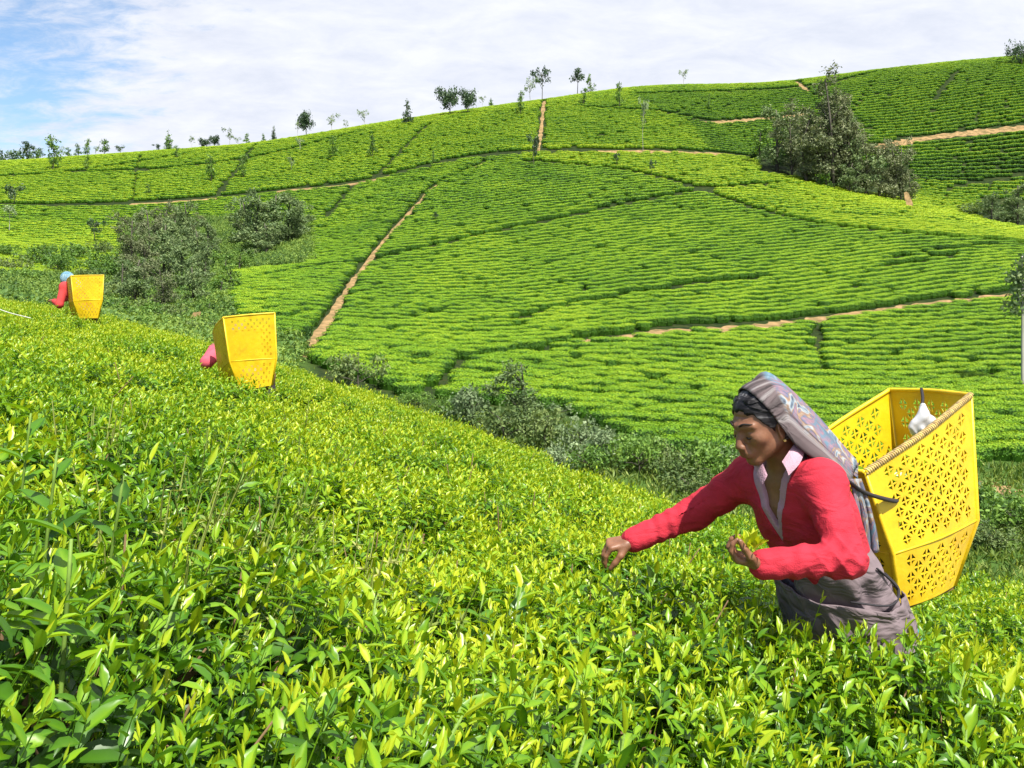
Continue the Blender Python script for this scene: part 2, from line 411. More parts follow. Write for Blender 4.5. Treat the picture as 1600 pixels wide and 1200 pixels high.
# ------------------------------------------------------------------ paths between the tea fields
# (kind, width, soil width, photo points)
PATHS = [
 ('ridge_road', 4.9, 2.3, [(-60, 321), (0, 322), (110, 323), (210, 320), (330, 312), (440, 300), (560, 287), (640, 268), (720, 250), (790, 242), (850, 238), (950, 238), (1060, 239), (1130, 242), (1170, 248)]),
 ('field_path', 3.4, 0.4, [(-60, 281), (0, 278), (130, 268), (270, 246), (400, 224), (430, 217)]),
 ('field_path', 3.0, 0.4, [(120, 271), (260, 265), (400, 247), (470, 231), (560, 208)]),
 ('field_path', 1.3, 0.3, [(217, 246), (212, 280), (208, 318)]),
 ('field_path', 1.7, 0.4, [(400, 228), (370, 268), (335, 311)]),
 ('field_path', 1.7, 0.4, [(672, 195), (630, 235), (580, 284)]),
 ('field_path', 2.2, 0.8, [(851, 158), (847, 190), (841, 236)]),
 ('dome_path', 1.6, 0.58, [(755, 256), (720, 272), (680, 292), (652, 320), (600, 377), (570, 418), (545, 450), (500, 520), (462, 566)]),
 ('field_path', 1.9, 0.3, [(400, 440), (480, 425), (560, 414), (640, 397), (760, 370), (900, 340), (1080, 302), (1150, 294), (1230, 289)]),
 ('field_path', 2.5, 0.3, [(820, 254), (880, 259), (950, 265), (1020, 278), (1080, 295), (1130, 312), (1200, 335), (1300, 356), (1450, 371), (1600, 383), (1700, 392)]),
 ('field_path', 1.3, 0.3, [(672, 622), (705, 590), (740, 566), (850, 549), (930, 535)]),
 ('valley_road', 2.8, 1.9, [(915, 537), (960, 531), (1050, 520), (1150, 515), (1230, 507), (1290, 500), (1400, 484), (1480, 474), (1560, 465), (1700, 452)]),
 ('hillside_road', 4.0, 3.0, [(1370, 232), (1420, 222), (1470, 214), (1530, 208), (1600, 201), (1720, 190)]),
 ('hillside_road', 3.4, 2.4, [(1105, 193), (1150, 191), (1190, 187), (1262, 179)]),
 ('field_path', 3.4, 0.3, [(1000, 149), (1080, 146), (1150, 144), (1240, 139), (1300, 131), (1380, 112), (1450, 95)]),
 ('field_path', 2.4, 1.2, [(1238, 123), (1250, 133), (1262, 143)]),
 ('field_path', 1.6, 0.3, [(1480, 297), (1540, 286), (1620, 272)]),
 ('field_path', 1.2, 0.3, [(1395, 407), (1470, 396), (1560, 386)]),
 ('field_path', 1.2, 0.3, [(1290, 436), (1400, 420), (1500, 399)]),
 ('field_path', 0.9, 0.3, [(1275, 505), (1280, 545), (1283, 590)]),
 ('field_path', 1.8, 0.3, [(560, 285), (530, 320), (510, 345)]),
 ('field_path', 1.6, 0.3, [(372, 342), (350, 356), (335, 370)]),
 ('field_path', 1.5, 0.3, [(800, 505), (900, 480), (1000, 464), (1110, 445), (1200, 438)]),
 ('valley_track', 2.2, 1.3, [(1490, 750), (1545, 762), (1600, 778), (1690, 800)]),
 ('field_path', 1.2, 0.3, [(480, 500), (420, 508), (380, 512)]),
 ('field_path', 2.0, 0.3, [(900, 168), (960, 172), (1030, 176), (1100, 190)]),
 ('field_path', 1.8, 0.3, [(1460, 160), (1490, 120), (1500, 112)]),
]
path_world = []
for nm, wd, sw, pts in PATHS:
    P = np.array([hit(a, b) for a, b in pts])
    S = spline(P, max(14, 9 * len(P)))
    S[:, 2] = gz(S[:, 0], S[:, 1])
    path_world.append((nm, wd, sw, S))
    t = np.gradient(S[:, :2], axis=0); t /= np.linalg.norm(t, axis=1)[:, None] + 1e-9
    nrm = np.stack([-t[:, 1], t[:, 0]], -1)
    V = []
    for i in range(len(S)):
        wv = sw * (0.55 + 0.9 * rng.random())
        for k in (-.5, -.17, .17, .5):
            q = S[i, :2] + nrm[i] * wv * k
            V.append((q[0], q[1], float(gz(q[0], q[1])) + 0.035 + (0.03 if abs(k) < .3 else 0)))
    bare = np.ones(len(S), bool)
    if nm == 'ridge_road':   # worn to the bare soil in places only
        spx = 800 + 1400 * S[:, 0] / S[:, 1]; bare = ((spx > 195) & (spx < 350)) | ((spx > 425) & (spx < 610)) | ((spx > 930) & (spx < 1140))
    Fq = np.array([(4 * i + k, 4 * i + k + 1, 4 * i + k + 5, 4 * i + k + 4) for i in range(len(S) - 1) for k in range(3) if bare[i]])
    if sw > 0.45:
        po = link('path', mesh('path', V, Fq, M['soil']))
        tag(po, {'ridge_road': 'long earth road along the foot of the upper ridge field', 'dome_path': 'steep earth footpath down the left flank of the middle hill',
                 'valley_road': 'earth track crossing the lower tea rows behind the woman', 'valley_track': 'short bare earth track behind the near basket', 'hillside_road': 'bare orange earth track on the right hand hill'}.get(nm, 'narrow earth footpath between tea fields'), kind='structure')

def path_clear(x, y, extra=0.0):
    """False for points that lie on a path"""
    ok = np.ones(len(x), bool)
    for nm, wd, sw, S in path_world:
        lim = wd / 2 + extra
        bb = (x > S[:, 0].min() - 5) & (x < S[:, 0].max() + 5) & (y > S[:, 1].min() - 5) & (y < S[:, 1].max() + 5) & ok
        k = np.nonzero(bb)[0]
        if not len(k): continue
        a = S[:-1, :2]; b = S[1:, :2]; ab = b - a; L2 = (ab ** 2).sum(1) + 1e-9
        px_, py_ = x[k][:, None] - a[:, 0], y[k][:, None] - a[:, 1]
        t = np.clip((px_ * ab[:, 0] + py_ * ab[:, 1]) / L2, 0, 1)
        d = np.hypot(px_ - t * ab[:, 0], py_ - t * ab[:, 1]).min(1)
        ok[k[d < lim]] = False
    return ok

# ------------------------------------------------------------------ leaves
_T = np.array([0, .25, .55, .82, 1.0])
_W = np.array([0, .17, .19, .09, 0])
def leaves(org, dirs, ups, L, width=1.0, curl=0.18, age=0.5, fold=0.06):
    """many folded, curved, pointed leaves; returns verts, quads-as-tris, ages"""
    n = len(org)
    org = np.asarray(org, float); d = np.asarray(dirs, float); d = d / (np.linalg.norm(d, axis=1)[:, None] + 1e-9)
    u = np.asarray(ups, float); s = np.cross(d, u); s /= np.linalg.norm(s, axis=1)[:, None] + 1e-9
    u = np.cross(s, d)
    L = np.broadcast_to(L, (n,)); width = np.broadcast_to(width, (n,)); curl = np.broadcast_to(curl, (n,)); age = np.broadcast_to(age, (n,))
    V = np.zeros((n, 11, 3))
    def put(k, t, w, h):
        V[:, k] = org + d * (t * L)[:, None] + s * (w * width * L)[:, None] + u * ((h - curl * t * t) * L)[:, None]
    for k in range(5): put(k, _T[k] * np.ones(n), 0.0, np.zeros(n))
    for k in range(1, 4):
        put(4 + k, _T[k] * np.ones(n), _W[k], fold * np.ones(n))
        put(7 + k, _T[k] * np.ones(n), -_W[k], fold * np.ones(n))
    f = np.array([(0, 5, 1), (1, 5, 6), (1, 6, 2), (2, 6, 7), (2, 7, 3), (3, 7, 4),
                  (0, 1, 8), (1, 9, 8), (1, 2, 9), (2, 10, 9), (2, 3, 10), (3, 4, 10)])
    Fc = (f[None] + (np.arange(n) * 11)[:, None, None]).reshape(-1, 3)
    A = (np.asarray(age)[:, None] + np.array([.08, .15, .15, .12, .0, -.05, -.05, -.06, -.05, -.05, -.06])[None]).ravel()
    return V.reshape(-1, 3), Fc, A

def unit(n):
    v = rng.normal(size=(n, 3)); return v / np.linalg.norm(v, axis=1)[:, None]

def stems(a, b, r):
    """thin three-sided prisms from a to b"""
    n = len(a); d = b - a; d /= np.linalg.norm(d, axis=1)[:, None] + 1e-9
    s = np.cross(d, np.array([0.31, 0.77, 0.1])); s /= np.linalg.norm(s, axis=1)[:, None] + 1e-9
    t = np.cross(d, s)
    V = np.zeros((n, 6, 3))
    for k in range(3):
        o = s * math.cos(2.094 * k) + t * math.sin(2.094 * k)
        V[:, k] = a + o * r; V[:, 3 + k] = b + o * r * 0.6
    f = np.array([(0, 1, 4), (0, 4, 3), (1, 2, 5), (1, 5, 4), (2, 0, 3), (2, 3, 5)])
    return V.reshape(-1, 3), (f[None] + (np.arange(n) * 6)[:, None, None]).reshape(-1, 3)

def cat(parts):
    V, Fc, A, o = [], [], [], 0
    for v, f, a in parts:
        V.append(v); Fc.append(f + o); A.append(a); o += len(v)
    return np.vstack(V), np.vstack(Fc), np.concatenate(A)

def shoots(base, axis, hgt, nl, Lmature, age0=0.0):
    """upright leafy shoots: bases (n,3), axes (n,3); nl leaves each spiralling from mature below to young at the tip"""
    n = len(base); parts = []
    ph = rng.random(n) * 6.28
    ref = np.cross(axis, np.array([0.2, 0.9, 0.1])); ref /= np.linalg.norm(ref, axis=1)[:, None] + 1e-9
    ref2 = np.cross(axis, ref)
    young = np.clip(rng.normal(0.0, 0.13, n) + age0, -0.3, 0.35)
    for k in range(nl):
        t = (k + 0.6) / nl
        an = ph + 2.4 * k + rng.normal(0, .3, n)
        out = ref * np.cos(an)[:, None] + ref2 * np.sin(an)[:, None]
        pitch = np.radians(82 - 58 * t ** 1.4 + rng.normal(0, 9, n))
        d = axis * np.cos(pitch)[:, None] + out * np.sin(pitch)[:, None]
        o = base + axis * (hgt * (0.15 + 0.85 * t))[:, None]
        L = Lmature * (1.0 - 0.45 * t ** 2) * (0.8 + 0.4 * rng.random(n))
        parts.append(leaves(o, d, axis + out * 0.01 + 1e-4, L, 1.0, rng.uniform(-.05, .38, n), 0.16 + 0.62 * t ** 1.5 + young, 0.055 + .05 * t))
    # bud
    parts.append(leaves(base + axis * hgt[:, None], axis + unit(n) * .12, ref, Lmature * 0.45, 0.45, 0.0, 0.95 + young, .05))
    sv, sf = stems(base - axis * 0.06, base + axis * hgt[:, None], 0.0015)
    parts.append((sv, sf, np.full(len(sv), 0.55)))
    return cat(parts)
# ------------------------------------------------------------------ tea bushes of the near slope, each its own thing
BR = 0.58     # radius of a bush
def bush_parts(seed):
    global rng
    keep = rng; rng = np.random.default_rng(seed)
    n = 470
    r = BR * np.sqrt(rng.random(n)); th = rng.random(n) * 6.283
    bx, by = r * np.cos(th), r * np.sin(th)
    lump = 0.045 * np.sin(bx * 9 + seed) * np.cos(by * 8 + 2 * seed)
    bz = CAN - 0.10 - 0.16 * (r / BR) ** 3 + lump + rng.normal(0, .018, n)
    ax = np.stack([bx * 0.55, by * 0.55, np.ones(n)], -1) + rng.normal(0, .16, (n, 3)); ax /= np.linalg.norm(ax, axis=1)[:, None]
    h = rng.uniform(0.045, 0.12, n)
    tall = rng.random(n) < 0.05
    h[tall] *= 1.7
    parts = [shoots(np.stack([bx, by, bz], -1), ax, h, 5, rng.uniform(.038, .060, n), 0.13)]
    # lower, older leaves that fill the bush
    m = 800
    r = BR * 1.02 * np.sqrt(rng.random(m)); th = rng.random(m) * 6.283
    bx, by = r * np.cos(th), r * np.sin(th)
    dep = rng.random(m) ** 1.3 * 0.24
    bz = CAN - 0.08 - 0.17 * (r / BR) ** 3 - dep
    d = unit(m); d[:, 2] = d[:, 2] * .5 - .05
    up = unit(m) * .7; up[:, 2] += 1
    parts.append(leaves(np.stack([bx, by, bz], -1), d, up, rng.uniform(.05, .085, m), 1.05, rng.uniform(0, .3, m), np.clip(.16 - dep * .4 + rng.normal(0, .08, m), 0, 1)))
    # flanks of the bush
    m = 420
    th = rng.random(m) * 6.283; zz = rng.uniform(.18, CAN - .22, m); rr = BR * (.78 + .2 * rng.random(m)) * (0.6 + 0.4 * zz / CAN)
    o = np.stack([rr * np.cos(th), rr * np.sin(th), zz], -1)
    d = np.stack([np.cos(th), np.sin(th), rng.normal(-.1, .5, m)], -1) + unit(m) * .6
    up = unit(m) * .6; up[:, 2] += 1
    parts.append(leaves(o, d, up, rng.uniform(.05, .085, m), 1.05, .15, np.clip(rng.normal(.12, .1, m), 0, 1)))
    fol = cat(parts)
    # woody branches
    nb = 16
    th = rng.random(nb) * 6.28; rr = BR * .8 * np.sqrt(rng.random(nb))
    mb = MB()
    for k in range(nb):
        p0 = np.array([.05 * math.cos(th[k]), .05 * math.sin(th[k]), -0.06])
        p2 = np.array([rr[k] * math.cos(th[k]), rr[k] * math.sin(th[k]), CAN - .16])
        p1 = (p0 + p2) / 2 + np.array([.06 * math.cos(th[k]), .06 * math.sin(th[k]), -.08])
        mb.add(tube([p0, p1, p2], [.016, .011, .005], 5))
    for k in range(13):   # bare twigs and plucked stubs
        th_ = rng.random() * 6.28; r_ = BR * math.sqrt(rng.random())
        q0 = np.array([r_ * math.cos(th_), r_ * math.sin(th_), CAN - .26]); q1 = q0 + rng.normal(0, .05, 3) + np.array([0, 0, rng.uniform(.10, .22)])
        mb.add(tube([q0, (q0 + q1) / 2 + rng.normal(0, .01, 3), q1], [.0035, .003, .002], 4))
    rng = keep
    return fol, mb
bush_meshes = []
for s in range(6):
    fol, mb = bush_parts(40 + s)
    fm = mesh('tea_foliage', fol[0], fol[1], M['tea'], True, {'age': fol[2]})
    dn = 45; dr = BR * np.sqrt(np.random.default_rng(s).random(dn)); dth = np.random.default_rng(s + 9).random(dn) * 6.28
    dv_, df_, da_ = leaves(np.stack([dr * np.cos(dth), dr * np.sin(dth), CAN - .12 - .14 * (dr / BR) ** 3], -1), unit(dn), unit(dn) + np.array([0, 0, .6]), rng.uniform(.03, .055, dn), .9, .5)
    mb.add((list(dv_), [tuple(q) for q in df_]))
    bm_ = mb.mesh('tea_branches', M['twig'])
    bush_meshes.append((fm, bm_))
for s in range(2):   # unplucked bushes that keep their old dark leaves
    fol, mb = bush_parts(60 + s)
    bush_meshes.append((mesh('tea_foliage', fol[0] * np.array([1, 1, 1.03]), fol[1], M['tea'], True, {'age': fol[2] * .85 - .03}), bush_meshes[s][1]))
# loose big leaves, shared by all bushes that show single leaves
leaf_meshes = []
for k, (w, c, a) in enumerate([(1.0, .2, .30), (.85, .35, .55), (1.15, .1, .2), (.8, .05, .85)]):
    v, f, ag = leaves(np.zeros((1, 3)), np.array([[0, 1, 0.]]), np.array([[0, 0, 1.]]), np.ones(1), w, np.array([c]), a, .08)
    leaf_meshes.append(mesh('tea_leaf', v, f, M['tea'], True, {'age': ag}))
sprig_v, sprig_f = tube([(0, 0, -.12), (0.004, .003, .5), (0, 0, 1.0)], [.011, .010, .006], 5)
sprig_mesh = mesh('tea_stem', sprig_v, sprig_f, M['green_stem'])

KEEP_OUT = [(at(1325, 1000, 2.66), 0.42), (at(1372, 1000, 2.72), 0.42), (at(400, 610, 7.7), 0.74), (at(134, 500, 13.2), 0.65), (at(150, 640, 3.5), 0.30), (at(85, 880, 1.85), 0.30), (at(255, 770, 2.7), 0.28)]
def canopy_pix(x, y): return 480 - 1400 * (gz(x, y) + CAN) / y
pts = []
sp = 0.69
for j in range(0, 40):
    for i in range(-40, 40):
        x = (i + (0.5 if j % 2 else 0)) * sp + rng.normal(0, .10)
        y = 0.62 + j * sp * 0.80 + rng.normal(0, .08)
        if y < 0.55: continue
        px = 800 + 1400 * x / y
        mrg = 1400 * 0.62 / y
        if px < -mrg or px > 1600 + mrg: continue
        if math.hypot(x, y) < 0.95: continue
        if y > 17 - max(0, px) / 1600 * 8.5: continue
        py = float(canopy_pix(x, y))
        if py > 1200 + 1400 * .5 / y: continue
        env = min(float(canopy_pix(x * t, y * t)) for t in np.linspace(.5, .98, 12))
        if py > env + 1400 * .34 / y: continue
        if any(math.hypot(x - c[0], y - c[1]) < r for c, r in KEEP_OUT): continue
        pts.append((x, y))
LIFT = {}
for px, y, hz in [(1205, 2.50, 1.06), (1262, 2.24, 1.10), (1345, 2.22, 1.16), (1420, 2.36, 1.16), (1480, 2.62, 1.06)]:
    x = (px - 800) / 1400 * y; pts.append((x, y)); LIFT[(x, y)] = hz
pts.sort(key=lambda p: p[1])
BUSH_N = len(pts)
FL_Y = 2.9
for n, (x, y) in enumerate(pts):
    e = 0.15
    z = float(gz(x, y))
    nx = -(float(gz(x + e, y)) - float(gz(x - e, y))) / (2 * e)
    ny = -(float(gz(x, y + e)) - float(gz(x, y - e))) / (2 * e)
    nv_ = Vector((nx * .85, ny * .85, 1)).normalized()
    q = Vector((0, 0, 1)).rotation_difference(nv_) @ Quaternion((0, 0, 1), random.random() * 6.283)
    root = empty('tea_bush', (x, y, z - 0.0))
    root.rotation_mode = 'QUATERNION'; root.rotation_quaternion = q
    s = random.uniform(.93, 1.08)
    root.scale = (s, s, LIFT.get((x, y), random.uniform(.93, 1.06)))
    pxb = 800 + 1400 * x / y
    old = random.random() < (.50 if pxb < 330 and y < 5.5 else (.3 if pxb < 520 and y < 7 else .05))
    fm, bm_ = bush_meshes[6 + random.randrange(2) if old else random.randrange(6)]
    link('foliage', fm, root)['kind'] = 'stuff'; link('branches', bm_, root)['kind'] = 'stuff'
    px = 800 + 1400 * x / y
    if y > FL_Y:
        tag(root, 'clipped tea bush merging with its neighbours on the sunny near slope', 'tea bush', 'tea bushes of the near slope')
    else:
        tag(root, 'leafy tea bush with large glossy leaves right in front of the viewer', 'tea bush', 'tea bushes of the near slope')
        for k in range(12):     # shoots that stand out of the canopy, their leaves one by one
            r = BR * .85 * math.sqrt(random.random()); th = random.random() * 6.283
            b = Vector((r * math.cos(th), r * math.sin(th), CAN - .11 - .16 * (r / BR) ** 3))
            axis = Vector((random.gauss(0, .22) + b.x * .4, random.gauss(0, .22) + b.y * .4, 1)).normalized()
            h = random.uniform(.08, .17)
            st = link('stem', sprig_mesh, root, b); st.rotation_mode = 'QUATERNION'
            st.rotation_quaternion = Vector((0, 0, 1)).rotation_difference(axis); st.scale = (.35, .35, h)
            ph = random.random() * 6.28
            for c in range(5):
                t = (c + .8) / 5
                an = ph + 2.4 * c
                side = axis.orthogonal().normalized(); side.rotate(Quaternion(axis, an))
                pit = math.radians(78 - 50 * t + random.gauss(0, 10))
                d = axis * math.cos(pit) + side * math.sin(pit)
                up = (axis - d * axis.dot(d)).normalized()
                sx = d.cross(up)
                lf = link('leaf', leaf_meshes[3 if c == 4 else (1 if c == 3 else random.choice((0, 2, 0)))], root)
                L = random.uniform(.062, .108) * (1 - .35 * t * t)
                lf.matrix_basis = Matrix.Translation(b + axis * h * t) @ Matrix((sx, d, up)).transposed().to_4x4() @ Matrix.Scale(L, 4)

# ------------------------------------------------------------------ weeds among the left bushes, twigs, string
def weed_mesh(seed, stalks, h, leaf, spread, mat):
    global rng
    keep = rng; rng = np.random.default_rng(seed)
    parts = []
    tips = []
    for k in range(stalks):
        th = rng.random() * 6.28; lean = spread * math.sqrt(rng.random())
        P = np.array([[.03 * math.cos(th), .03 * math.sin(th), 0], [lean * .45 * math.cos(th), lean * .45 * math.sin(th), h * .55], [lean * math.cos(th), lean * math.sin(th), h * rng.uniform(.8, 1.1)]])
        S = spline(P, 9)
        sv, sf = stems(S[:-1], S[1:], .003)
        parts.append((sv, sf, np.full(len(sv), .55)))
        m = 40
        t = rng.random(m) ** .7 * .65 + .35
        o = np.array([S[int(q * 8)] for q in t])
        d = unit(m); d[:, 2] = np.abs(d[:, 2]) * .6
        up = unit(m) * .4; up[:, 2] += 1
        parts.append(leaves(o, d, up, leaf * rng.uniform(.6, 1.3, m), .8, .2, np.clip(rng.normal(.5, .22, m), 0, 1)))
    out = cat(parts); rng = keep
    return mesh('weed_foliage', out[0], out[1], mat, True, {'age': out[2]})
weeds = [weed_mesh(70 + k, 30, CAN + .07, .026, .36, M['weed']) for k in range(3)]
for (px, py, y) in [(215, 800, 2.45), (330, 850, 2.25), (270, 740, 2.9), (400, 760, 3.0), (180, 905, 1.95), (300, 660, 3.9), (455, 690, 4.0), (240, 930, 1.85),
                    (380, 640, 4.6), (340, 790, 2.65), (520, 860, 2.5), (120, 700, 2.9), (560, 960, 2.15), (470, 590, 6.0)]:
    p = at(px, py, y); p[2] = gz(p[0], p[1])
    o = link('weed_clump', weeds[random.randrange(3)], None, p)
    o.rotation_euler = (0, 0, random.random() * 6); o.scale = (1, 1, random.uniform(.93, 1.04))
    tag(o, 'olive small leaved weed clump growing up through the tea on the left', 'weed', 'weed clumps among the left hand tea bushes')
# tall leafy weeds at the left edge
def tall_weed(p, h, lean, seed, label):
    r_ = random.Random(seed)
    root = empty('tall_weed', p); tag(root, label, 'weed')
    S = spline([(0, 0, -.02), (lean[0] * .3, lean[1] * .3, h * .55), (lean[0], lean[1], h)], 14)
    v, f = tube(S, np.linspace(.006, .0025, 14), 6)
    link('stem', mesh('weed_stem', v, f, M['green_stem']), root)
    for k in range(13):
        i = 5 + int(k * 8 / 12)
        th = k * 2.4 + r_.random()
        d = Vector((math.cos(th), math.sin(th), .45 + .4 * (k / 13)))
        d.normalize(); up = Vector((0, 0, 1)); up = (up - d * up.dot(d)).normalized(); sx = d.cross(up)
        lf = link('leaf', leaf_meshes[r_.choice((0, 1, 2))], root)
        lf.matrix_basis = Matrix.Translation(Vector(S[i])) @ Matrix((sx, d, up)).transposed().to_4x4() @ Matrix.Scale(r_.uniform(.07, .12) * (1 - .3 * k / 13), 4)
for px, py, y, h, lean, lb in [(70, 1150, 1.18, .88, (.02, .03), 'tall leafy weed with a bare green tip at the lower left corner'),
                           (40, 900, 1.7, .90, (.05, .02), 'tall weed with pointed leaves rising beside the dark gap on the left'),
                           (130, 870, 1.75, .90, (.10, -.05), 'weed with long bent stalks leaning over the dark gap'),
                           (10, 720, 2.2, .88, (.06, 0), 'bright leaved weed at the left edge above the dark bushes')]:
    p = at(px, py, y); p[2] = gz(p[0], p[1])
    tall_weed(p, h, lean, int(px), lb)
p0, p1 = at(-30, 470, 8.5), at(48, 497, 8.2)
v, f = tube(spline([p0, (p0 + p1) / 2 + np.array([0, 0, -.02]), p1], 10), .004, 6)
tag(link('cord', mesh('cord', v, f, plain_mat('white_cord', (.5, .5, .45), .7, .3))), 'pale cord stretched low over the tea at the left edge', 'cord')

# ------------------------------------------------------------------ tea rows on the far hills: uncountable, one object of instanced bushes
def far_bush(seed, n, size):
    global rng
    keep = rng; rng = np.random.default_rng(seed)
    # core: low dome, coloured dark like the shade in the row gaps
    V, Fc = [], []
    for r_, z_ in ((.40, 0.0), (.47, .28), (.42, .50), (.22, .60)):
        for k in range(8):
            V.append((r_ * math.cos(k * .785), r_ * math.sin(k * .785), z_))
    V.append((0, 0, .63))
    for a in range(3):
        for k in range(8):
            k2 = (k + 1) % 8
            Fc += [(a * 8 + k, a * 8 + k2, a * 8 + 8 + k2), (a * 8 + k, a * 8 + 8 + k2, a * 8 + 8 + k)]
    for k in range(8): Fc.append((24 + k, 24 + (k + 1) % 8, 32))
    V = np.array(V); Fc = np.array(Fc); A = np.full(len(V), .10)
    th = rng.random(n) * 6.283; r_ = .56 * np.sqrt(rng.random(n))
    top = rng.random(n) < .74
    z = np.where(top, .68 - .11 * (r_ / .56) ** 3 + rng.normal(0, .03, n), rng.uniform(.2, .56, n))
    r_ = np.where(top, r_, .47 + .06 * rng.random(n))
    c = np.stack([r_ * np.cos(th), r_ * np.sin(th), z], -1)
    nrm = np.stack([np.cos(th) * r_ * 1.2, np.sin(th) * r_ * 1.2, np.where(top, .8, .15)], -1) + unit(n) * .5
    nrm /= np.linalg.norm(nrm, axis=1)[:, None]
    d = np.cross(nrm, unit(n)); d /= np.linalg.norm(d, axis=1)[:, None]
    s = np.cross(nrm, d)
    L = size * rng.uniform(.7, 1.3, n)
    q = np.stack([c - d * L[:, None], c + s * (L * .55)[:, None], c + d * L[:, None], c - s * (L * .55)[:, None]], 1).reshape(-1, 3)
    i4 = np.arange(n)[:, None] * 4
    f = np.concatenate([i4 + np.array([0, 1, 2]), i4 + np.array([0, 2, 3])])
    ag = np.repeat(np.where(top, np.clip(rng.normal(.50, .10, n) + .10 * (z - .6) / .1, .1, 1), rng.normal(.26, .07, n)), 4)  # flanks: older leaves, with the shade between rows put into their tone
    rng = keep
    return np.vstack([V, q]), np.vstack([Fc, f + len(V)]), np.concatenate([A, ag])
src = bpy.data.collections.new('tea_bush_kinds')
near_src, far_src = [], []
for k in range(5):
    v, f, a = far_bush(200 + k, 680, .036)
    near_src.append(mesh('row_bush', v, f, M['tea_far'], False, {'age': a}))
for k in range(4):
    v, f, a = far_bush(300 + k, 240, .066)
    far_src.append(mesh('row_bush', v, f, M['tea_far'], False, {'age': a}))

GULLY = [  # photo outlines of places where no tea grows: (left, top, right, bottom)
]
def proj(x, y, z): return 800 + 1400 * x / y, 480 - 1400 * z / y
def rows(f0, f1, spacing, step, seed, tilt):
    r_ = np.random.default_rng(seed)
    X, Y, R = [], [], []
    for f in np.arange(f0, f1, spacing):
        x = np.arange(-230, 230, step)
        x = x + r_.normal(0, step * .13, len(x))
        gap = np.sin(x * .05 + f * .31) * .25
        y = f + tilt * x + 1.6 * np.sin(x / 34 + f / 75) + .7 * np.sin(x / 13 + f / 21) + r_.normal(0, spacing * .06, len(x)) + .22 * np.sin(x * .8 + f * 5.1) * np.sin(x * .23 + f * 1.7)
        keep = (r_.random(len(x)) > .08) & (np.sin(x * .9 + f * 2.7) + np.sin(x * .37 - f * 1.9) < 1.80) & (y > 24) & (y < 294)
        X.append(x[keep]); Y.append(y[keep])
    return np.concatenate(X), np.concatenate(Y)
def tone_of(px, py, x, y):
    """how freshly plucked each field is (light flush or dark old leaf)"""
    t = np.full(len(px), .085)
    road = np.interp(px, [-100, 0, 330, 560, 720, 850, 1170, 1300, 1600], [321, 322, 312, 287, 250, 238, 248, 248, 248])
    crest = np.interp(px, [700, 820, 950, 1080, 1200, 1300, 1450, 1600, 1700], [250, 254, 265, 296, 335, 356, 371, 383, 392])
    up = (py < road) & (y > 150)
    t[up] += 0.16
    strip = (px > 815) & (py < crest) & (y < 182) & (y > 100)
    t[strip] += 0.26
    hillc = (px > 985) & (y > 168) & (py < np.interp(px, [985, 1080, 1100, 1180, 1700], [150, 196, 230, 255, 420]))
    t[hillc] -= 0.09
    dark = hillc & (px < 1330) & (py > np.interp(px, [985, 1240, 1320], [152, 141, 130]))
    t[dark] -= 0.10
    left = (px < 420) & (y < 168) & (y > 80)
    t[left] += 0.04
    yl = (px < 240) & (y < 145)
    t[yl] += .12
    mid = (y < 150) & (px > 420) & (px < 640)
    t[mid] -= 0.05
    low = (y < 62)
    t[low] -= 0.02
    leftflank = (px > 330) & (px < 760) & (y < 150) & (py < np.interp(px, [330, 600, 680, 760], [560, 330, 285, 262]))
    t[leftflank] += .06
    return t
def zone(px, py, y):
    z = np.full(len(px), 4)
    road_ = np.interp(px, [600, 672, 740, 960, 1290, 1560, 1760], [660, 622, 566, 531, 500, 465, 445])
    low = (px > 640) & (py > road_) & (y < 100)
    crest = np.interp(px, [700, 820, 950, 1080, 1200, 1300, 1450, 1600, 1700], [250, 254, 265, 296, 335, 356, 371, 383, 392])
    pathx = np.interp(py, [256, 272, 292, 320, 377, 418, 450, 520, 566, 640], [755, 720, 680, 652, 600, 570, 545, 500, 462, 410])
    dome = (y < 166) & (py > crest)
    z[dome & (px > pathx)] = 3
    z[dome & (px <= pathx) & (px > 330)] = 2
    z[low] = 1
    return z
def field(name, X, Y, meshes, seed, s0, zn=None):
    Z = gz(X, Y)
    px, py = proj(X, Y, Z)
    ok = (px > -160) & (px < 1760) & path_clear(X, Y)
    edge = np.interp(px, [-200, 0, 200, 330, 400, 600, 800, 1000, 1200, 1400, 1600, 1760], [80, 78, 96, 88, 52, 40, 41, 36, 33.5, 35, 34, 34])
    ok &= Y > edge + np.sin(X * .7) * 1.2
    ok &= Y < 292
    wood = (px > 200) & (px < 482) & (Y > 84) & (Y < np.interp(px, [200, 330, 480], [148, 150, 138])) & (py > 330)
    ok &= ~(wood & (px < 350))
    ok &= ~(wood & (px >= 350) & (Y > 96))
    wood2 = (px > 1185) & (px < 1425) & (Y > 164) & (Y < 190)
    ok &= ~wood2
    wood3 = (px > 1530) & (Y > 146) & (Y < 172)
    ok &= ~wood3
    # seedlings patch of bare soil
    ok &= ~((px > 640) & (px < 708) & (np.abs(py - np.interp(px, [640, 708], [503, 490])) < 4))
    if zn is not None: ok &= zone(px, py, Y) == zn
    X, Y, Z, px, py = X[ok], Y[ok], Z[ok], px[ok], py[ok]
    r_ = np.random.default_rng(seed)
    tn = tone_of(px, py, X, Y) + .055 * np.sin(X / 7.3 + 1.3 * np.sin(Y / 11)) * np.sin(Y / 9.1 + 1.7 * np.sin(X / 13)) + .045 * np.sin(X / 2.9 + Y / 4.3) * np.sin(Y / 3.7 - X / 5.9) + r_.normal(0, .018, len(X))
    return scatter(name, X, Y, Z, tn, meshes, r_, s0, .88 if s0 < 1.3 else .72)
